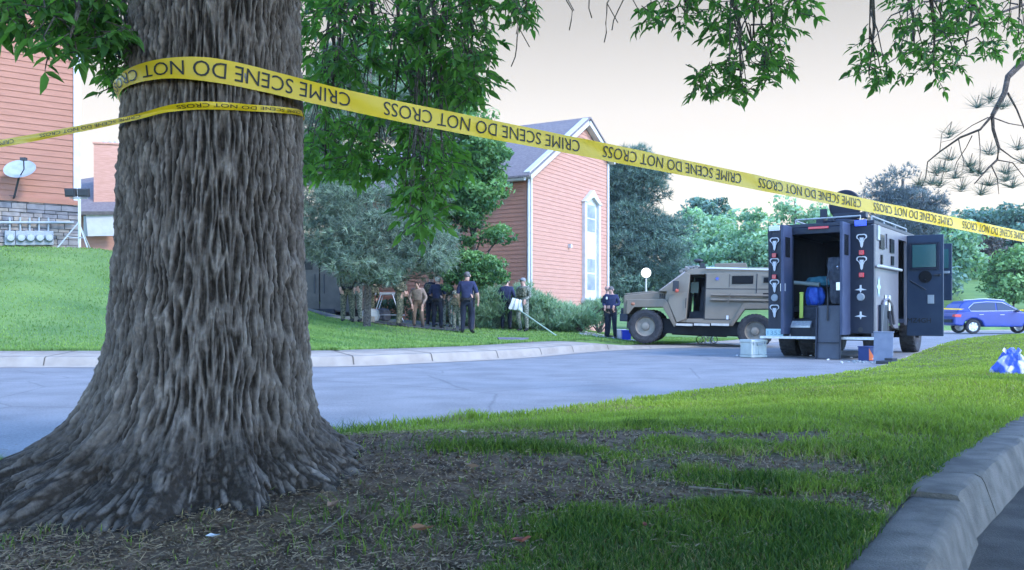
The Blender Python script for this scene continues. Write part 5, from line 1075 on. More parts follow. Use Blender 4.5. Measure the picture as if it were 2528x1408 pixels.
        z_ = zpx(1090, 19.3); pl = rbox('number_plate', Yl + .0, z_, .38, .17, mat('plate blue-white', (.42, .62, .66), rough=.5), .02); lettering('plate_number', '1353', mat('plate ink', (.18, .33, .42), rough=.6), pl, (-.036, Yl + .15, z_ - .045), (0, -1, 0), (0, 0, 1), .30, .09)
        rbox('top_lamp', .02, zt_ - .10, .42, .05, m_red)
        mb = MB(); mb.prism([(-.13, zb_ + .0), (-.13, zb_ + .24), (.0, zb_ + .34), (0, zb_)], ol + .02, 0.16); mb.box((-.16, 0, zb_ - .01), (.36, BW + .14, .05)); mb.build('rear_step', mat('silver tread plate', (.42, .44, .48), (.55, .57, .6), 20, .4, metal=.4), t)
        mb = MB(); mb.tube([(.2, ol, zt_ + .03), (.25, ol, zt_ + .12), (.25, orr - .2, zt_ + .13), (.2, orr - .2, zt_ + .03)], .018, 6); mb.tube([(.2, ol, zt_ + .1), (3.6, ol + .2, zt_ + .1)], .018, 6); mb.tube([(.2, yr + .1, zt_ + .1), (3.6, yr + .1, zt_ + .1)], .018, 6)
        for x_ in (.2, 1.3, 2.4, 3.6): mb.tube([(x_, yr + .1, zt_), (x_, yr + .1, zt_ + .1)], .015, 6)
        mb.build('roof_rail', m_dish, t, smooth=True)
        # gun turret with round hatch standing open, and roof equipment
        mb = MB(); mb.lathe([(.001, .0), (.33, .0), (.35, .03), (.34, .07), (.2, .10), (.001, .11)], axis='x', seg=32); hh_ = mb.build('hatch_lid', m_blk, t, smooth=True); hh_.location = (1.55, -.12, zt_ + .52); hh_.rotation_euler = (0, R(-8), R(8))
        mb = MB(); mb.lathe([(.45, 0), (.45, .14), (.38, .18), (.001, .18)], (1.5, -.12, zt_), 'z', 28); mb.box((1.2, .3, zt_ + .14), (.3, .16, .16)); mb.box((1.1, .05, zt_ + .17), (.2, .14, .1)); mb.box((1.3, -.3, zt_ + .25), (.2, .7, .12)); mb.box((1.3, .28, zt_ + .34), (.1, .14, .2)); mb.build('turret', m_blk, t, bevel=.01)
        # side details
        sp = lambda nm, x_, z_, w_, h_, m_: MB().box((x_, yr - .012, z_), (w_, .03, h_)).build(nm, m_, t)
        sp('side_window', .62, 2.45, .36, .30, m_glv); sp('side_window', 1.55, 2.42, .36, .30, m_glv); sp('gun_port', .6, 2.08, .12, .2, m_glv); sp('gun_port', 1.6, 2.1, .22, .2, m_glv)
        sp('side_window_frame', 1.1, 2.5, .14, .3, m_side); sp('side_window_frame', .3, 2.62, .2, .3, m_dish)
        mb = MB(); mb.tube([(.05, yr - .07, 1.92), (2.2, yr - .07, 1.92)], .03, 8); mb.build('side_rail', m_steel, t, smooth=True)
        mb = MB(); c_ = (.35, 1.5)
        for k in range(6):
            a = k * math.pi / 3; mb.add([(c_[0] + .18 * math.cos(a), yr - .01, c_[1] + .26 * math.sin(a)), (c_[0] + .08 * math.cos(a + .52), yr - .01, c_[1] + .12 * math.sin(a + .52)), (c_[0], yr - .01, c_[1]), (c_[0] + .08 * math.cos(a - .52), yr - .01, c_[1] + .12 * math.sin(a - .52))], [(0, 1, 2, 3)])
        mb.build('star_emblem', mat('pale teal decal', (.35, .5, .58), rough=.5), t)
        for x_ in (.95, 1.28): mb = MB(); mb.lathe([(.09, 0), (.09, .02)], (x_, 0, 1.2), 'y', 12); mb = MB(); mb.box((x_, yr - .02, 1.17), (.15, .03, .34)); mb.build('tow_hook', m_chr, t, bevel=.05)
        mb = MB(); mb.box((.62, yr - .03, .80), (.55, .06, .66)); mb.build('side_step_box', m_blk, t, bevel=.01)
        # arch trim
        mb = MB(); pts = [(.42, .5), (.52, .95), (.68, 1.2), (1.05, 1.27), (1.45, 1.14), (1.7, .72)]
        mb.tube([(a, yr - .03, b) for a, b in pts], .035, 6); mb.build('fender', m_side, t)
        # front door open, set square to the side; hatch door further on
        dr = MB(); dx0 = 3.12; ya, yb_ = yr, yr - .78
        dr.box((dx0 + .05, (ya + yb_) / 2, 1.60), (.07, .78, 2.33)); dro = dr.build('front_door', mat('open door paint', (.020, .034, .062), (.028, .044, .074), 2, .5, spec=.25), t, bevel=.012)
        mb = MB(); mb.box((dx0 + .0, yr - .38, 2.28), (.04, .50, .52)); mb.build('window', m_teal, dro)
        mb = MB()
        for (cy_, cz_, sy_, sz_) in ((yr - .38, 2.57, .60, .04), (yr - .38, 1.99, .60, .04), (yr - .08, 2.28, .04, .62), (yr - .68, 2.28, .04, .62)): mb.box((dx0 - .0, cy_, cz_), (.05, sy_, sz_))
        mb.build('window_frame', m_blk, dro); mb = MB(); mb.lathe([(.001, 0), (.14, 0), (.14, -.015)], (dx0 + .01, yr - .40, 1.80), 'x', 20); mb.ball((dx0 - .02, yr - .4, 1.72), .03); mb.build('gun_port', m_glv, dro)
        mb = MB(); mb.tube([(dx0 - .01, yr - .08, 1.72), (dx0 - .01, yr - .42, 1.50)], .012, 6); mb.box((dx0 - .01, yr - .66, 1.84), (.05, .14, .03)); mb.build('handle', m_dark, dro)
        mb = MB(); mb.box((dx0 + .0, yr - .52, 1.28), (.03, .13, .2)); mb.build('sticker', m_dish, dro)
        lettering('door_lettering', 'MZ4GH', m_ink, dro, (dx0 - .0, yr - .02, .74), (0, -1, 0), (0, 0, 1), .50, .11)
        mb = MB(); mb.box((4.5, yr - .40, 1.96), (.06, .70, 1.37)); d2 = mb.build('hatch_door', dro.data.materials[0], t, bevel=.01)
        mb = MB(); mb.box((4.46, yr - .55, 2.28), (.04, .26, .46)); mb.build('window', m_teal, d2); mb = MB(); mb.box((4.44, yr - .55, 1.95), (.05, .3, .06)); mb.build('handle', m_dish, d2)
    mb = MB(); mb.box((2.5, 0, .55), (5.4, 1.1, .2)); mb.tube([(1.05, yl, .45), (1.05, yr, .45)], .09, 8); mb.tube([(4.6, yl, .45), (4.6, yr, .45)], .09, 8); mb.box((.5, .2, .42), (.5, .5, .2)); mb.tube([(.0, -.2, .5), (.0, -.2, .25)], .03, 6); mb.tube([(.0, -.45, .5), (.0, -.45, .2)], .02, 6); mb.build('chassis', m_blk2, t)
    m_r = mat('black rim', (.05, .05, .055), rough=.5) if detailed else m_rimt
    for x_ in (1.05, 4.6):
        wheel(t, (x_, yl - .2, .48), .48, .36, m_r, 1); wheel(t, (x_, yr + .2, .48), .48, .36, m_r, -1)
    if detailed: wheel(t, (1.05, yl - .62, .48), .48, .3, m_r, 1)
    return t
rz = math.atan2(fwd.y, fwd.x)
BLK = armoured_black('armoured_truck', 'black armoured truck with rear doors open and emblems down its rear posts', tuple(org), (0, 0, rz), m_blk, m_side, 'armoured police trucks')
def bl(x_, y_, z_): return org + fwd * x_ + lft * y_ + Vector((0, 0, z_))
# gear in and around the black truck
m_gear = mat('dark gear cloth', (.03, .036, .05), (.06, .07, .09), 9, .8, .5, 30)
r_ = thing('loading_ramp', 'tall dark folding ramp leaning from the black truck floor to the road', 'ramp', tuple(bl(-.45, -.30, .0)), (0, 0, rz))
mb = MB(); mb.box((.08, 0, .56), (.05, .46, 1.10), ry=.07); mb.build('lower_board', mat('ramp board', (.055, .062, .085), (.07, .08, .105), 4, .5), r_, bevel=.01); mb = MB(); mb.box((.045, 0, .35), (.08, .48, .02)); mb.box((.02, .24, .55), (.05, .03, 1.08), ry=.07); mb.box((.02, -.24, .55), (.05, .03, 1.08), ry=.07); mb.build('ramp_rail', m_blk, r_)
def cloth(name, label, cat, loc, rot, dims, m_, seed=1, sides=14, rings=12, folds=.12, prof=None, extra=None):
    rg_ = np.random.default_rng(seed); vs = []; fs = []
    for j in range(rings + 1):
        t_ = j / rings; w_ = np.interp(t_, *(prof or ([0, .1, .5, .9, 1], [.2, .85, 1, .8, .2])))
        for i in range(sides * 2):
            a = 2 * math.pi * i / (sides * 2); f_ = 1 + folds * math.sin(i * 1.7 + seed + 2 * t_) + rg_.normal(0, folds * .3); vs.append((dims[0] / 2 * math.cos(a) * w_ * f_, dims[1] / 2 * math.sin(a) * w_ * f_, dims[2] * t_ + rg_.normal(0, folds * .05)))
    n_ = sides * 2
    for j in range(rings):
        for i in range(n_): fs.append((j * n_ + i, j * n_ + (i + 1) % n_, (j + 1) * n_ + (i + 1) % n_, (j + 1) * n_ + i))
    fs += [tuple(range(n_))[::-1], tuple(range(rings * n_, (rings + 1) * n_))]
    t_ = thing(name, label, cat, loc, rot); mb = MB(); mb.add(vs, fs); mb.build('cloth_body', m_, t_, smooth=True)
    if extra: extra(t_)
    return t_
def straps(t_):
    for y_ in (-.14, .14):
        mb = MB(); mb.tube([(-.16, y_, -.35), (-.2, y_ * .9, .1), (-.17, y_ * 1.1, .5), (0, y_ * .8, .82)], .018, 6); mb.build('strap', m_dark, t_)
cloth('tactical_vest', 'dark tactical vest and straps hanging over the top of the ramp', 'vest', tuple(bl(-.25, -.42, 1.15)), (0, 0, rz), (.24, .36, .95), m_gear, 3, prof=([0, .15, .45, .6, 1], [.5, .75, .7, 1, .85]), extra=straps)
cloth('backpack', 'bright blue backpack on the floor inside the black truck', 'backpack', tuple(bl(.45, .22, 1.10)), (0, 0, rz), (.32, .40, .46), mat('blue nylon', (.02, .07, .45), (.05, .16, .62), 8, .5), 5)
cloth('duffel_bag', 'teal bag lying over the blue backpack in the black truck', 'bag', tuple(bl(.5, .10, 1.53)), (0, 0, rz), (.36, .66, .22), mat('teal canvas', (.03, .13, .18), (.05, .19, .24), 8, .7), 7)
mb = MB(); mb.lathe([(.001, .38), (.05, .38), (.06, .34), (.045, .30), (.045, -.3), (.06, -.34), (.001, -.36)], axis='y', seg=14); tb = mb.build('launcher_tube', mat('olive-grey tube', (.22, .26, .24), rough=.5), smooth=True); tb.location = bl(.3, .42, 1.60); tb.rotation_euler = (R(6), 0, rz); tag(tb, 'olive tube lying across the bags in the black truck', 'tube')
mb = MB(); mb.box((0, 0, .26), (.05, .075, .52)); mb.box((0, 0, .54), (.06, .085, .04)); y0 = mb.build('yellow_post', mat('lime strip', (.55, .68, .12), rough=.5), bevel=.01); y0.location = bl(.12, .42, .85); y0.rotation_euler = (0, R(2), rz); tag(y0, 'lime yellow upright pry bar case standing inside the black truck', 'case')
mb = MB(); mb.box((0, 0, .14), (.5, .85, .26)); mb.box((0, 0, .29), (.52, .88, .03)); mb.box((-.26, 0, .2), (.03, .16, .05)); o = mb.build('ammo_box', m_gear, bevel=.015); o.location = bl(.5, -.0, .82); o.rotation_euler = (0, 0, rz); tag(o, 'low dark case on the floor behind the lime strip in the truck', 'case')
# crate, board, box on the road round the truck
cpos = W(1860, 881, 19.3); ct = thing('equipment_case', 'white ribbed plastic equipment case on the road left of the black truck', 'case', (cpos.x, 19.3, 0), (0, 0, .45))
m_case = mat('pale plastic', (.40, .43, .41), (.47, .50, .48), 5, .5)
mb = MB(); mb.box((0, 0, .19), (.42, .36, .26)); mb.box((0, 0, .03), (.44, .38, .05))
for k in (-.14, 0, .14): mb.box((k, -.185, .17), (.03, .02, .24))
mb.build('case_body', m_case, ct, bevel=.012); mb = MB(); mb.box((0, 0, .355), (.45, .39, .07)); mb.build('lid', m_case, ct, bevel=.015); mb = MB(); mb.box((0, -.2, .29), (.14, .03, .05)); mb.box((-.15, -.2, .32), (.04, .02, .06)); mb.box((.15, -.2, .32), (.04, .02, .06)); mb.build('latch', m_dish, ct)
p = W(2190, 900, 17.3); mb = MB(); mb.box((0, 0, .29), (.03, .36, .58), ry=.12); mb.box((.03, 0, .58), (.04, .38, .03)); o = mb.build('step_board', mat('grey board', (.14, .16, .22), (.18, .20, .26), 6, .5), bevel=.008); o.location = (p.x - .03, 17.4, 0); o.rotation_euler = (0, 0, rz); tag(o, 'grey board leaning at the right corner of the black truck', 'board')
p = W(2152, 898, 17.6); bx = thing('cardboard_box', 'dark box with orange and white printed side under the right corner of the truck', 'box', (p.x, 17.75, 0), (0, 0, .5)); mb = MB(); mb.box((0, 0, .14), (.30, .26, .28)); mb.box((0, 0, .285), (.32, .28, .02)); mb.build('box_body', mat('navy card', (.03, .05, .15), rough=.6), bx, bevel=.005)
mb = MB(); mb.add([(-.15, -.132, .02), (.05, -.132, .02), (-.15, -.132, .26)], [(0, 1, 2)]); mb.add([(-.05, -.133, .04), (.1, -.133, .04), (.02, -.133, .16)], [(0, 1, 2)], 1); mb.build('print', [mat('orange print', (.7, .16, .05), rough=.6), m_decal], bx)
mb = MB(); mb.box((0, 0, .03), (.5, .34, .06)); mb.box((.1, .05, .08), (.2, .16, .05)); o = mb.build('equipment_tray', m_dark, bevel=.01); o.location = (W(2205, 0, 16.6).x, 16.7, 0); o.rotation_euler = (0, 0, .7); tag(o, 'flat dark tray on the road edge beside the grey board', 'tray')
for i, (px, py, s_) in enumerate(((1818, 882, .05), (1998, 881, .035), (2042, 892, .04), (2080, 899, .045), (2105, 886, .03), (2240, 885, .04), (2262, 882, .03))):
    Zl = EYE * F / (py - HY); p = W(px, py, Zl); mb = MB(); mb.lathe([(.001, 0), (.3, .02), (.36, .5), (.34, 1), (.26, 1.35), (.001, 1.4)], axis='z', seg=10); o = mb.build('paper_cup', m_decal, smooth=True); o.scale = (s_, s_, s_ * 1.1); o.location = (p.x, p.y, .012 + s_ * .35); o.rotation_euler = (1.4, 0, i * 1.1)
    tag(o, ['white cup lying left of the white case', 'white cup on the road under the left rear wheels', 'white cup at the foot of the ramp', 'white cup just right of the ramp foot, nearest the viewer', 'small white cup under the middle of the black truck', 'white cup between the front wheel and grey board', 'smallest white cup near the grass kerb by the front wheel'][i], 'cup', 'white cups littering the road')
mb = MB(); o = None
for k in range(40): a = rng.uniform(0, 6.28); mb.box((rng.normal(0, .35), rng.normal(0, .18), .012), (.05, .03, .02), rz=a)
o = mb.build('litter', m_dish); o.location = (7.0, 17.2, .0); tag(o, 'pale scraps scattered along the kerb beside the grey board', 'litter', kind='stuff')
# rear of a second tan truck behind the pine
lt = thing
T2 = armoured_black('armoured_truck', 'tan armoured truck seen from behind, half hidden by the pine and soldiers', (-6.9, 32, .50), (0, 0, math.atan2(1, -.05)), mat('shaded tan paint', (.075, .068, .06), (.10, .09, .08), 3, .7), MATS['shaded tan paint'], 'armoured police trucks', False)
mb = MB(); mb.box((0, 0, 0), (3.4, .25, .16)); o = mb.build('driveway_kerb', m_conc); o.location = (-5.9, 27.2, .80); o['kind'] = 'structure'; o.rotation_euler = (0, 0, -.06)
# blue SUV
sx0 = 21.95; sv = thing('suv', 'blue estate car parked side on across the road at the right', 'car', (sx0, 45, 0.03), (0, 0, -.06))
m_blue = mat('blue car paint', (.016, .04, .23), (.02, .05, .27), 2, .3, spec=.35, coat=.15)
mb = MB(); prof = [(.0, .42), (.02, .85), (.12, 1.05), (.9, 1.10), (2.9, 1.10), (3.5, 1.02), (4.3, .92), (4.6, .70), (4.62, .38), (4.35, .30), (4.22, .58), (4.0, .74), (3.7, .76), (3.42, .62), (3.3, .32), (1.45, .32), (1.33, .60), (1.05, .74), (.8, .74), (.55, .60), (.42, .36)]
mb.prism(prof, -.9, .9); mb.build('body', m_blue, sv, bevel=.06)
mb = MB(); L_ = [(.12, 1.05), (.35, 1.42), (.62, 1.60), (1.5, 1.68), (2.4, 1.63), (3.3, 1.05)]; n_ = len(L_); vs = [(a, -.88 + (b - 1.05) * .28, b) for a, b in L_] + [(a, .88 - (b - 1.05) * .28, b) for a, b in L_]; mb.add(vs, [tuple(range(n_)), tuple(range(2 * n_ - 1, n_ - 1, -1))] + [(i, i + n_, (i + 1) % n_ + n_, (i + 1) % n_) for i in range(n_)]); mb.build('roof', m_blue, sv, bevel=.04, smooth=True)
for wn in ([(.85, 1.13), (.75, 1.25), (1.0, 1.47), (2.0, 1.52), (2.0, 1.13)], [(2.08, 1.13), (2.08, 1.52), (2.36, 1.49), (3.05, 1.14)]):
    mb = MB(); vs = [(a, -.885 + (b - 1.05) * .28 - .012, b) for a, b in wn]; vs += [(a, b + .02, c) for a, b, c in vs]; k = len(wn); mb.add(vs, [tuple(range(k)), tuple(range(k, 2 * k))[::-1]] + [(i, (i + 1) % k, (i + 1) % k + k, i + k) for i in range(k)]); mb.build('window', mat('car glass', (.05, .06, .10), rough=.15, spec=.35), sv)
mb = MB(); ptsw = [(.8, 1.10), (.7, 1.26), (.98, 1.50), (1.6, 1.56), (2.35, 1.53), (3.12, 1.12), (.8, 1.10)]; mb.tube([(a, -.90 + (b - 1.05) * .28, b) for a, b in ptsw], .015, 5); mb.tube([(.5, -.72, 1.64), (1.5, -.70, 1.72), (2.5, -.72, 1.64)], .02, 5); mb.build('window_trim', m_chr, sv)
for x_ in (.92, 3.86): wheel(sv, (x_, -.80, .33), .34, .22, m_chr, -1, rr=.66, spokes=7); wheel(sv, (x_, .80, .33), .34, .22, m_chr, 1, rr=.66, spokes=7)
mb = MB(); mb.prism([(.0, .82), (.05, .95), (.34, .93), (.3, .80)], -.915, -.6); mb.build('tail_lamp', m_red, sv); mb = MB(); mb.ball((2.98, -1.0, 1.12), (.10, .09, .07)); mb.build('mirror', m_dark, sv, smooth=True)
mb = MB(); mb.tube([(1.2, -.91, .92), (1.4, -.91, .93)], .015, 5); mb.tube([(2.2, -.91, .92), (2.4, -.91, .92)], .015, 5); mb.build('handle', m_chr, sv); mb = MB(); mb.tube([(.7, 0, 1.66), (.62, 0, 1.82)], .01, 5); mb.build('aerial', m_dark, sv)
mb = MB(); mb.box((-.02, 0, .62), (.06, 1.4, .16)); mb.build('bumper', m_blk, sv, bevel=.02)
tpp = Path([(19 + k * .5, 44.0 + 0.02 * k, 1.35 - .18 * math.sin(math.pi * k / 24)) for k in range(25)] + [(31.5, 44.5, 1.4)], [.06] * 26, [0] * 26)
tape('crime_scene_tape', 'far yellow tape stretched low in front of the blue car', tpp, [])
# storm drain slab, folding table pole, containers
dz_ = fh(.02, 23.2); mb = MB(); mb.prism([(-.34, -.22), (.34, -.26), (.42, .2), (-.4, .28)], 0, .05, 'z'); mb.prism([(-.5, -.35), (.5, -.38), (.55, -.24), (-.5, -.22)], -.03, .03, 'z', 1); o = mb.build('storm_drain_cover', [mat('dark slab', (.10, .09, .11), (.16, .15, .17), 6, .9), m_conc]); o.location = (.02, 23.2, dz_ + .01); o.rotation_euler = (R(6), 0, 0); tag(o, 'dark slab over a drain in the grass beyond the pavement', 'drain cover')
for px, Zc, col_, nm, lb in ((1533, 29, m_decal, 'bucket', 'white bucket on the grass in front of the tan truck'), (1546, 28.6, mat('blue plastic', (.02, .05, .5), rough=.4), 'storage_bin', 'blue plastic bin by the front wheel of the tan truck')):
    x_ = (px - HX) * Zc / F; mb = MB(); mb.box((0, 0, .16), (.26, .26, .32), taper=1.12); mb.box((0, 0, .33), (.32, .32, .03)); o = mb.build(nm, col_, bevel=.02); o.location = (x_, Zc, fh(x_, Zc)); tag(o, lb, nm.replace('storage_', ''))
# wheelchair-like folded cart under the tan truck
ctx = W(1745, 835, 27.5); ct = thing('folding_cart', 'folded chrome-framed cart lying on the grass behind the tan truck', 'cart', (ctx.x, 27.5, fh(ctx.x, 27.5)))
mb = MB()
for k in range(3): mb.tube([(-.3 + .2 * k, 0, .0), (.1 + .1 * k, .1, .42)], .014, 6); mb.tube([(.3 - .15 * k, .05, 0), (-.1, 0, .4)], .014, 6)
mb.build('frame', m_chr, ct)
for x_ in (-.22, .22): mb = MB(); mb.lathe([(.10, -.02), (.12, 0), (.10, .02)], (x_, 0, .12), 'y', 16); mb.build('wheel', m_tyre, ct)
# plastic bag on the near grass
bz = nh(5.05, 9.0); V_ = []; n_ = 34
bt = thing('plastic_bag', 'crumpled blue and white plastic bag left on the grass', 'plastic bag', (5.08, 9.05, bz))
bm = bmesh.new(); bmesh.ops.create_icosphere(bm, subdivisions=4, radius=1)
for v_ in bm.verts:
    c = v_.co; f_ = 1 + .45 * (float(fbm(np.array(c.x * 2.3 + 5), np.array(c.z * 2.6 + c.y * 2), 3)) - .47) + .35 * (abs(float(noise(np.array(c.x * 4 + 2), np.array(c.y * 4 + c.z * 3), 9)) - .5)); top_ = max(0, c.z); v_.co = Vector((c.x * .19 * f_ * (1 - .55 * top_), c.y * .15 * f_ * (1 - .5 * top_), .04 + max(-.03, c.z * .2 * f_)))
me = bpy.data.meshes.new('bag'); bm.to_mesh(me); bm.free(); ob = bpy.data.objects.new('bag_body', me); COL.objects.link(ob); ob.parent = bt
me.materials.append(mat('bag plastic', (.05, .10, .50), (.50, .50, .54), 6.5, .35, .5, 30, detail=1, contrast=(.44, .5)))
mb = MB()
for k in (-1, 1): mb.add([(k * .02, 0, .20), (k * .07, .02, .27), (k * .10, 0, .24), (k * .05, -.02, .18)], [(0, 1, 2, 3)])
mb.build('bag_handle', MATS['bag plastic'], bt)
# sticks and dry leaves in the foreground
def stick(label, pts, r_):
    P0 = Vector(pts[0]); mb = MB(); mb.tube([Vector(p) - P0 for p in pts], [r_ * (1 - .5 * k / len(pts)) for k in range(len(pts))], 7); o = mb.build('stick', mat('dead wood', (.10, .075, .055), (.22, .17, .13), 30, .9), smooth=True); o.location = P0; tag(o, label, 'stick', 'fallen sticks around the trunk')
def gp(px, py):       # where the line of sight meets the near ground
    Zg = 2.0
    while Zg < 12:
        p = W(px, py, Zg)
        if p.z <= nh(p.x, p.y) + .01: return Vector((p.x, p.y, nh(p.x, p.y) + .012))
        Zg += .02
    return p
stick('pale stick lying flat in the bottom corner in front of the roots', [gp(0, 1288), gp(70, 1292), gp(148, 1300)], .0035)
stick('thin stick on the soil between the roots and the grass', [gp(495, 1255), gp(550, 1240), gp(608, 1228)], .006)
stick('curled twig at the outer root', [gp(10, 1222), gp(30, 1255), gp(50, 1262)], .004)
stick('short twig beside the far root tip', [gp(20, 1228), gp(80, 1222), gp(115, 1210)], .004)
stick('branched twig by the brown curled leaf', [gp(790, 1325), gp(830, 1290), gp(862, 1266)], .003)
stick('straight twig near the far foot of the trunk', [gp(770, 1146), gp(810, 1142), gp(850, 1132)], .004)
stick('dark knotted stick lying in the middle of the grass', [gp(1700, 1205), gp(1760, 1210), gp(1860, 1218)], .005)
stick('short twig on the pavement below the kerb', [kpt(2.42, .22, .16), kpt(2.46, .30, .165), kpt(2.5, .28, .16)], .003)
for i, (px, py, cw) in enumerate(((1040, 1325, (.24, .11, .06)), (820, 1262, (.24, .13, .08)), (1165, 1165, (.26, .17, .12)), (1290, 1350, (.22, .07, .05)), (540, 1275, (.42, .40, .42)), (525, 1340, (.46, .46, .5)), (1590, 1310, (.22, .06, .04)), (1145, 1075, (.6, .55, .5)))):
    p = gp(px, py); mb = MB(); s_ = .022 if i < 4 else .012
    mb.add([(-1.6, 0, .3), (-.6, .6, .7), (.5, .55, .5), (1.7, 0, .9), (.5, -.5, .8), (-.6, -.6, .5), (0, 0, .05)], [(0, 1, 6), (1, 2, 6), (2, 3, 6), (3, 4, 6), (4, 5, 6), (5, 0, 6)]); o = mb.build('dead_leaf', mat('dead leaf %d' % i, cw, rough=.8)); o.scale = (s_,) * 3; o.location = p + Vector((0, 0, .008)); o.rotation_euler = (.2, .1, i * 1.3)
    tag(o, ['curled brown dead leaf low in the middle of the grass', 'reddish dead leaf above the branched twig', 'tan dead leaf beside the green tuft', 'dark red-brown leaf right of the curled leaf', 'pale grey scrap at the end of the thin stick', 'bluish white scrap on the soil below the thin stick', 'small dark red leaf in the grass right of centre', 'cream scrap on the bare ground near the road edge'][i], 'leaf' if i not in (4, 5, 7) else 'scrap', 'dead leaves and scraps on the soil')
# ------------------------------------------------------------ people
m_skin = mat('skin', (.48, .28, .22), (.54, .33, .26), 9, .6); m_navy = mat('navy uniform', (.017, .024, .068), (.028, .036, .09), 12, .8, .3, 30); m_navy2 = mat('navy trousers', (.009, .012, .026), (.015, .019, .036), 12, .85)
m_boot = mat('black boots', (.012, .012, .014), rough=.5); m_camo = mat('camouflage cloth', (.075, .09, .065), (.24, .25, .21), 22, .85, detail=2, contrast=(.42, .56)); m_camo2 = mat('dark camouflage cloth', (.04, .05, .035), (.16, .15, .10), 22, .85, detail=2, contrast=(.42, .58))
m_tanc = mat('tan shirt', (.20, .15, .13), (.30, .23, .20), 14, .85); m_hair = mat('grey hair', (.08, .075, .075), (.16, .15, .15), 40, .9); m_hair2 = mat('brown hair', (.06, .035, .025), rough=.9); m_cap = mat('dark cap', (.05, .05, .07), rough=.8)
def person(px, Z, H, face, label, top, bot, arms=0.45, hairm=m_hair, head='hair', pose=None, gear=(), bare=True, name='person', group='officers and soldiers at the scene'):
    """face: heading of the front in degrees, 0 = away from the viewer, 180 = towards. local: x right, y forward"""
    x_ = (px - HX) * Z / F; s_ = H / 1.8; t = thing(name, label, 'person', (x_, Z, fh(x_, Z)), (0, 0, R(-face)), group)
    J = dict(pel=(0, 0, .96), wai=(0, .01, 1.10), che=(0, .015, 1.33), nek=(0, .0, 1.50), hb=(0, .02, 1.585), hm=(0, .03, 1.66), ht=(0, .01, 1.75), no=(0, .115, 1.655))
    for s2, k in ((-1, 'l'), (1, 'r')):
        J.update({k + 'hip': (s2 * .10, 0, .90), k + 'kn': (s2 * .12, .02, .50), k + 'an': (s2 * .13, -.02, .10), k + 'he': (s2 * .135, -.03, .045), k + 'to': (s2 * .15, .17, .035),
                  k + 'sh': (s2 * .195, 0, 1.43), k + 'el': (s2 * .26, -.03, 1.15), k + 'wr': (s2 * .25, .10, .92), k + 'ha': (s2 * .245, .12, .86)})
        for f_, (dx, dl) in enumerate(((-.03, .075), (-.01, .085), (.01, .08), (.028, .065))): J[k + 'f%da' % f_] = (s2 * .245 + dx * .3, .12 + dx, .81); J[k + 'f%db' % f_] = (s2 * .24 + dx * .3, .135 + dx, .86 - dl - .03)
        J[k + 'ta'] = (s2 * .22, .16, .84); J[k + 'tb'] = (s2 * .21, .17, .80)
    if pose:
        for k, v in pose.items():
            old = Vector(J[k]); J[k] = v; dlt = Vector(v) - old
            if k[1:] == 'wr':
                for k2 in list(J):
                    if k2[0] == k[0] and (k2[1:] == 'ha' or (k2[1] in 'ft' and k2[1:] not in ('to',))): J[k2] = tuple(Vector(J[k2]) + dlt)
    E = [('pel', 'wai'), ('wai', 'che'), ('che', 'nek'), ('nek', 'hb'), ('hb', 'hm'), ('hm', 'ht'), ('hm', 'no')]
    for k in 'lr':
        E += [('pel', k + 'hip'), (k + 'hip', k + 'kn'), (k + 'kn', k + 'an'), (k + 'an', k + 'he'), (k + 'he', k + 'to'), ('che', k + 'sh'), (k + 'sh', k + 'el'), (k + 'el', k + 'wr'), (k + 'wr', k + 'ha')]
        for f_ in range(4): E += [(k + 'ha', k + 'f%da' % f_), (k + 'f%da' % f_, k + 'f%db' % f_)]
        E += [(k + 'ha', k + 'ta'), (k + 'ta', k + 'tb')]
    RD = dict(pel=(.175, .135), wai=(.175, .14), che=(.205, .15), nek=(.07, .07), hb=(.078, .09), hm=(.09, .11), ht=(.065, .08), no=(.014, .012))
    R2 = dict(hip=.125, kn=.088, an=.066, he=.055, to=.045, sh=.092, el=.066, wr=.042, ha=.042, ta=.012, tb=.010)
    keys = list(J); me = bpy.data.meshes.new('p'); me.from_pydata([tuple(Vector(J[k]) * s_) for k in keys], [(keys.index(a), keys.index(b)) for a, b in E], [])
    o = bpy.data.objects.new('p', me); COL.objects.link(o); md = o.modifiers.new('s', 'SKIN'); md.use_smooth_shade = True
    for i, k in enumerate(keys):
        r_ = RD.get(k) or R2.get(k[1:]) or (.0095 if 'f' in k else .03); r_ = r_ if isinstance(r_, tuple) else (r_, r_); me.skin_vertices[0].data[i].radius = (r_[0] * s_, r_[1] * s_)
    me.skin_vertices[0].data[keys.index('pel')].use_root = True
    o.modifiers.new('u', 'SUBSURF').levels = 1; dg = bpy.context.evaluated_depsgraph_get(); nm_ = bpy.data.meshes.new_from_object(o.evaluated_get(dg)); bpy.data.objects.remove(o)
    segs = []
    for a, b in E:
        q = a if a[1:] in ('hip', 'kn') else b
        if a in ('nek', 'hb', 'hm'): mi = 0
        elif a[0] in 'lr' and a[1:] in ('an', 'he'): mi = 3
        elif a[0] in 'lr' and a[1:] == 'sh': mi = 1
        elif a[0] in 'lr' and a[1:] == 'el': mi = 0 if bare else 1
        elif a[0] in 'lr' and (a[1:] in ('wr', 'ha', 'ta') or a[1] == 'f'): mi = 0
        elif a[1:] in ('hip', 'kn') or b[1:] == 'hip': mi = 2
        elif (a, b) == ('pel', 'wai'): mi = 2 if False else 1
        else: mi = 1
        segs.append((np.array(J[a]) * s_, np.array(J[b]) * s_, mi))
    ce = np.array([p.center[:] for p in nm_.polygons]); best = np.full(len(ce), 9.); mi_ = np.zeros(len(ce), np.int32)
    for a, b, m_ in segs:
        ab = b - a; t_ = np.clip(((ce - a) @ ab) / (ab @ ab), 0, 1); d_ = np.linalg.norm(ce - a - t_[:, None] * ab, axis=1); k = d_ < best; best[k] = d_[k]; mi_[k] = m_
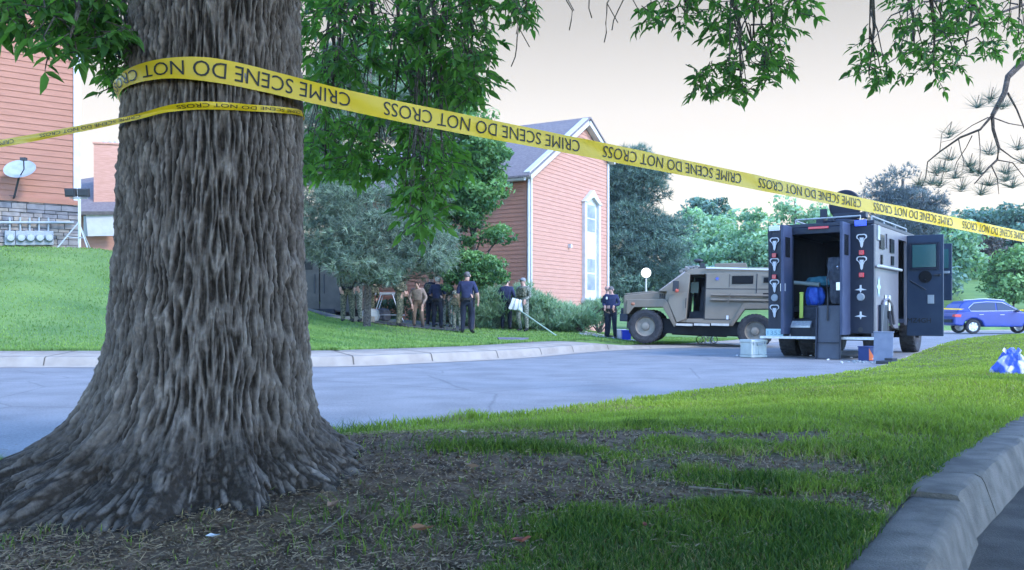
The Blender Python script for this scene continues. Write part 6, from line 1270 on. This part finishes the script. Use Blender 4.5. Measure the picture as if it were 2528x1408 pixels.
    low_t = (ce[:, 2] < .98 * s_) & (mi_ == 1) & (np.abs(ce[:, 0]) < .2 * s_); mi_[low_t] = 2
    for m_ in (m_skin, top, bot, m_boot): nm_.materials.append(m_)
    nm_.polygons.foreach_set('material_index', mi_); nm_.polygons.foreach_set('use_smooth', [True] * len(nm_.polygons))
    b_ = bpy.data.objects.new('body', nm_); COL.objects.link(b_); b_.parent = t
    S = lambda v: tuple(Vector(v) * s_); hm = Vector(J['hm'])
    mb = MB()
    if head == 'hair': mb.ball(S(hm + Vector((0, -.018, .028))), (.092 * s_, .108 * s_, .098 * s_), 14, 9); mb.build('hair', hairm, t, smooth=True)
    elif head == 'cap': mb.ball(S(hm + Vector((0, -.012, .045))), (.098 * s_, .115 * s_, .085 * s_), 14, 9); mb.box(S(hm + Vector((0, .13, .05))), (.14 * s_, .10 * s_, .012)); mb.build('cap', hairm, t, smooth=True)
    elif head == 'helmet': mb.ball(S(hm + Vector((0, -.012, .04))), (.125 * s_, .14 * s_, .115 * s_), 14, 9); mb.build('helmet', hairm, t, smooth=True); mb = MB(); mb.ball(S(hm + Vector((-.11, 0, -.02))), .04 * s_, 8, 6); mb.ball(S(hm + Vector((.11, 0, -.02))), .04 * s_, 8, 6); mb.build('headset', m_dark, t, smooth=True)
    mb = MB()
    for sx in (-1, 1): mb.ball(S(hm + Vector((sx * .034, .098, .012))), (.012, .008, .008), 8, 6)
    mb.build('eyes', m_dark, t); mb = MB()
    for sx in (-1, 1): mb.ball(S(hm + Vector((sx * .092, .01, -.005))), (.014, .025, .034), 8, 6)
    mb.build('ears', m_skin, t, smooth=True); mb = MB(); mb.ball(S(hm + Vector((0, .095, -.045))), (.026, .010, .007), 8, 6); mb.build('mouth', mat('lips', (.35, .14, .12), rough=.6), t)
    if 'belt' in gear:
        pl_ = Vector(J['pel']); mb = MB(); mb.lathe([(.19 * s_, -.03), (.20 * s_, -.03), (.20 * s_, .035), (.19 * s_, .035)], S(pl_ + Vector((0, 0, .03))), 'z', 18, close=True)
        for an in (10, 60, 120, 170, 230, 310): mb.box(S(pl_ + Vector((.178 * math.cos(R(an)), .15 * math.sin(R(an)), .01))), (.055, .05, .11), rz=R(an))
        mb.build('duty_belt', m_boot, t); mb = MB(); mb.box(S(pl_ + Vector((.2, .02, -.09))), (.05, .09, .2)); mb.build('holster', m_boot, t, bevel=.01)
    if 'vest' in gear:
        ch = Vector(J['che']); mb = MB(); mb.prism([(-.17, -.16), (.17, -.16), (.185, .0), (.13, .16), (-.13, .16), (-.185, 0)], -.17, .17); o = mb.build('vest', m_camo2 if top is not m_navy else m_boot, t, bevel=.04); o.location = S(ch + Vector((0, 0, -.04))); o.scale = (s_,) * 3
        for k in (-.1, 0, .1):
            for yy, zz in ((.19, -.10), (-.19, -.05)): mb = MB(); mb.box(S(ch + Vector((k, yy, zz))), (.08, .05, .14)); mb.build('pouch', m_camo2 if top is not m_navy else m_boot, t, bevel=.008)
    if 'radio' in gear: mb = MB(); mb.box(S(Vector(J['che']) + Vector((.10, .15, .05))), (.05, .04, .08)); mb.build('radio', m_chr if 'chest' in gear else m_dark, t)
    if 'patch' in gear:
        mb = MB()
        for sx in (-1, 1): mb.box(S(Vector(J[('l' if sx < 0 else 'r') + 'sh']) + Vector((sx * .068, 0, -.07))), (.012, .05, .06))
        mb.build('shoulder_patch', m_dish, t)
    return t
hold = dict(lel=(-.28, -.02, 1.17), lwr=(-.16, .20, 1.12), rel=(.28, -.02, 1.17), rwr=(.16, .20, 1.12))
person(1153, 26.5, 1.86, 10, 'tallest man in navy uniform seen from behind, by the light green shrub', m_navy, m_navy2, hairm=m_hair, gear=('belt', 'radio', 'patch'), pose=dict(rkn=(.13, .10, .50), ran=(.16, -.12, .12), rhe=(.165, -.14, .07), rto=(.19, .05, .035), rel=(.30, -.04, 1.16), rwr=(.30, .12, .95)))
person(1250, 30, 1.74, 12, 'man in navy uniform and dark cap with his back turned, beside the leaning pole', m_navy, m_navy2, hairm=m_cap, head='cap', gear=('belt', 'patch'), bare=False, pose=dict(lan=(-.14, 0, .10), **hold))
person(1292, 29.4, 1.78, 215, 'soldier in grey camouflage and cap facing the officer at the leaning pole', m_camo, m_camo, hairm=mat('grey cap', (.22, .23, .25), rough=.8), head='cap', bare=False, gear=('vest',), pose=dict(rkn=(.12, .14, .50), lwr=(-.2, .2, 1.05)))
person(1509, 28.5, 1.70, 205, 'grey-haired officer in navy standing just ahead of the tan truck bonnet', m_navy, m_navy2, hairm=m_hair, gear=('belt', 'radio', 'chest', 'patch'), bare=False, pose=hold)
person(1500, 29.3, 1.72, 110, 'balding officer in navy half hidden behind the grey-haired officer', m_navy, m_navy2, hairm=m_skin, gear=('belt', 'vest'), bare=False, pose=hold)
person(1080, 28, 1.64, 15, 'officer in navy with light hair seen from behind in the middle of the group', m_navy, m_navy2, hairm=mat('white hair', (.55, .52, .5), rough=.9), gear=('belt', 'patch'), pose=hold)
person(1104, 28.8, 1.62, 200, 'soldier in pale camouflage talking with the light-haired officer', m_camo, m_camo, head='helmet', hairm=m_camo, gear=('vest',), bare=False, pose=hold)
person(1129, 27.6, 1.30, 195, 'soldier in pale camouflage bending beside the tallest officer', m_camo, m_camo, head='helmet', hairm=m_camo, gear=('vest',), bare=False, pose=dict(che=(0, .16, 1.30), nek=(0, .26, 1.44), hb=(0, .31, 1.51), hm=(0, .35, 1.57), ht=(0, .37, 1.66), no=(0, .45, 1.55), lsh=(-.19, .2, 1.37), rsh=(.19, .2, 1.37), lel=(-.27, .24, 1.1), rel=(.27, .24, 1.1)))
person(1033, 27.5, 1.50, 185, 'man in tan shirt with reddish face leaning forward, hands towards his knees', m_tanc, mat('brown trousers', (.12, .08, .06), (.17, .12, .09), 10, .9), hairm=m_hair2, bare=False, pose=dict(pel=(0, -.06, .94), wai=(0, .0, 1.07), che=(0, .14, 1.28), nek=(0, .22, 1.44), hb=(0, .26, 1.51), hm=(0, .30, 1.58), ht=(0, .31, 1.68), no=(0, .405, 1.56), lsh=(-.2, .17, 1.37), rsh=(.2, .17, 1.37), lel=(-.32, .12, 1.10), rel=(.32, .12, 1.10), lwr=(-.2, .2, .86), rwr=(.2, .2, .86), lkn=(-.14, .10, .50), rkn=(.14, .10, .50), lan=(-.17, -.02, .10), ran=(.17, -.02, .10)))
person(986, 27.2, 1.72, 95, 'soldier in dark camouflage in profile under the drooping pine branches', m_camo2, m_camo2, head='helmet', hairm=m_camo2, gear=('vest',), bare=False, pose=hold)
person(858, 26.3, 1.86, 170, 'helmeted soldier in dark camouflage facing the viewer beside the tan truck rear', m_camo2, m_camo2, head='helmet', hairm=mat('brown helmet', (.14, .08, .07), rough=.7), gear=('vest', 'belt'), bare=False, pose=dict(lwr=(-.2, .2, .98), rwr=(.2, .2, .98)))
person(880, 27.0, 1.74, 200, 'second soldier in camouflage behind the helmeted one, half hidden by the pine', m_camo, m_camo, head='helmet', hairm=m_camo2, gear=('vest',), bare=False, pose=hold)
person(1064, 28.9, 1.68, 30, 'officer in black uniform half hidden behind the light-haired officer in navy', m_navy2, m_navy2, hairm=m_hair2, gear=('belt', 'vest'), bare=False, pose=hold)
person(912, 27.6, 1.45, 150, 'soldier in camouflage stooping over the equipment bags behind the pine trunk', m_camo2, m_camo2, head='helmet', hairm=m_camo2, gear=('vest',), bare=False, pose=dict(che=(0, .16, 1.30), nek=(0, .26, 1.44), hb=(0, .31, 1.51), hm=(0, .35, 1.57), ht=(0, .37, 1.66), no=(0, .45, 1.55), lsh=(-.19, .2, 1.37), rsh=(.19, .2, 1.37), lel=(-.27, .24, 1.1), rel=(.27, .24, 1.1)))
# long pole with a white cloth leaning by the officers; medical bags behind the soldiers
A_ = Vector(W(1375, 840, 27)); A_.z = fh(A_.x, 27) + .01; B_ = W(1262, 752, 29.6)
pt_ = thing('pole_with_flag', 'long pale green pole leaning on the grass with a white bag over its top end', 'pole', tuple(A_))
mb = MB(); mb.tube([(0, 0, 0), B_ - A_], .022, 8); mb.build('shaft', mat('pale green pole', (.38, .48, .36), rough=.5), pt_)
c_ = W(1275, 752, 29.2) - A_; rgc = np.random.default_rng(2); vs = []; G_ = 9
for sd_ in (0, 1):
    for j in range(G_):
        for i in range(G_):
            u_, v_ = i / (G_ - 1) - .5, j / (G_ - 1) - .5; vs.append((c_.x + u_ * (.46 - .16 * (v_ + .5)) + .06 * v_, c_.y + (.05 if sd_ else -.05) * (1 - 4 * u_ * u_) * (1 - 3.6 * v_ * v_) + .02 * math.sin(u_ * 17), c_.z + v_ * .36 - .08 * u_ + .015 * math.sin(u_ * 22)))
fs = [(s2 * 81 + j * 9 + i, s2 * 81 + j * 9 + i + 1, s2 * 81 + (j + 1) * 9 + i + 1, s2 * 81 + (j + 1) * 9 + i) for s2 in (0, 1) for j in range(8) for i in range(8)]
mb = MB(); mb.add(vs, fs); mb.build('cloth', m_decal, pt_, smooth=True)
for px, Zc, lb, mm_ in ((915, 27.5, 'pale sack on the kerb behind the soldiers', m_dish), (945, 28.5, 'grey equipment bag beside the stretcher frame', m_gear)):
    x_ = (px - HX) * Zc / F; cloth('equipment_bag', lb, 'bag', (x_, Zc, fh(x_, Zc)), (0, 0, .3), (.55, .35, .42), mm_, int(px))
x_ = (955 - HX) * 28 / F; st_ = thing('stretcher', 'white-framed wheeled stretcher standing behind the soldiers', 'stretcher', (x_, 28, fh(x_, 28)))
mb = MB(); mb.tube([(-.5, 0, .25), (.5, 0, .25)], .02, 6); mb.tube([(-.5, .5, .25), (.5, .5, .25)], .02, 6)
for a in (-.45, .45): mb.tube([(a, 0, 0.06), (a * .4, 0, .9)], .015, 6); mb.tube([(a, .5, .06), (a * .4, .5, .9)], .015, 6)
mb.build('frame', m_chr, st_); mb = MB(); mb.box((0, .25, .92), (.9, .5, .08)); mb.build('pad', m_dish, st_, bevel=.02); mb = MB()
for a in (-.45, .45): mb.lathe([(.03, -.02), (.06, 0), (.03, .02)], (a, 0, .06), 'y', 12)
mb.build('casters', m_tyre, st_)
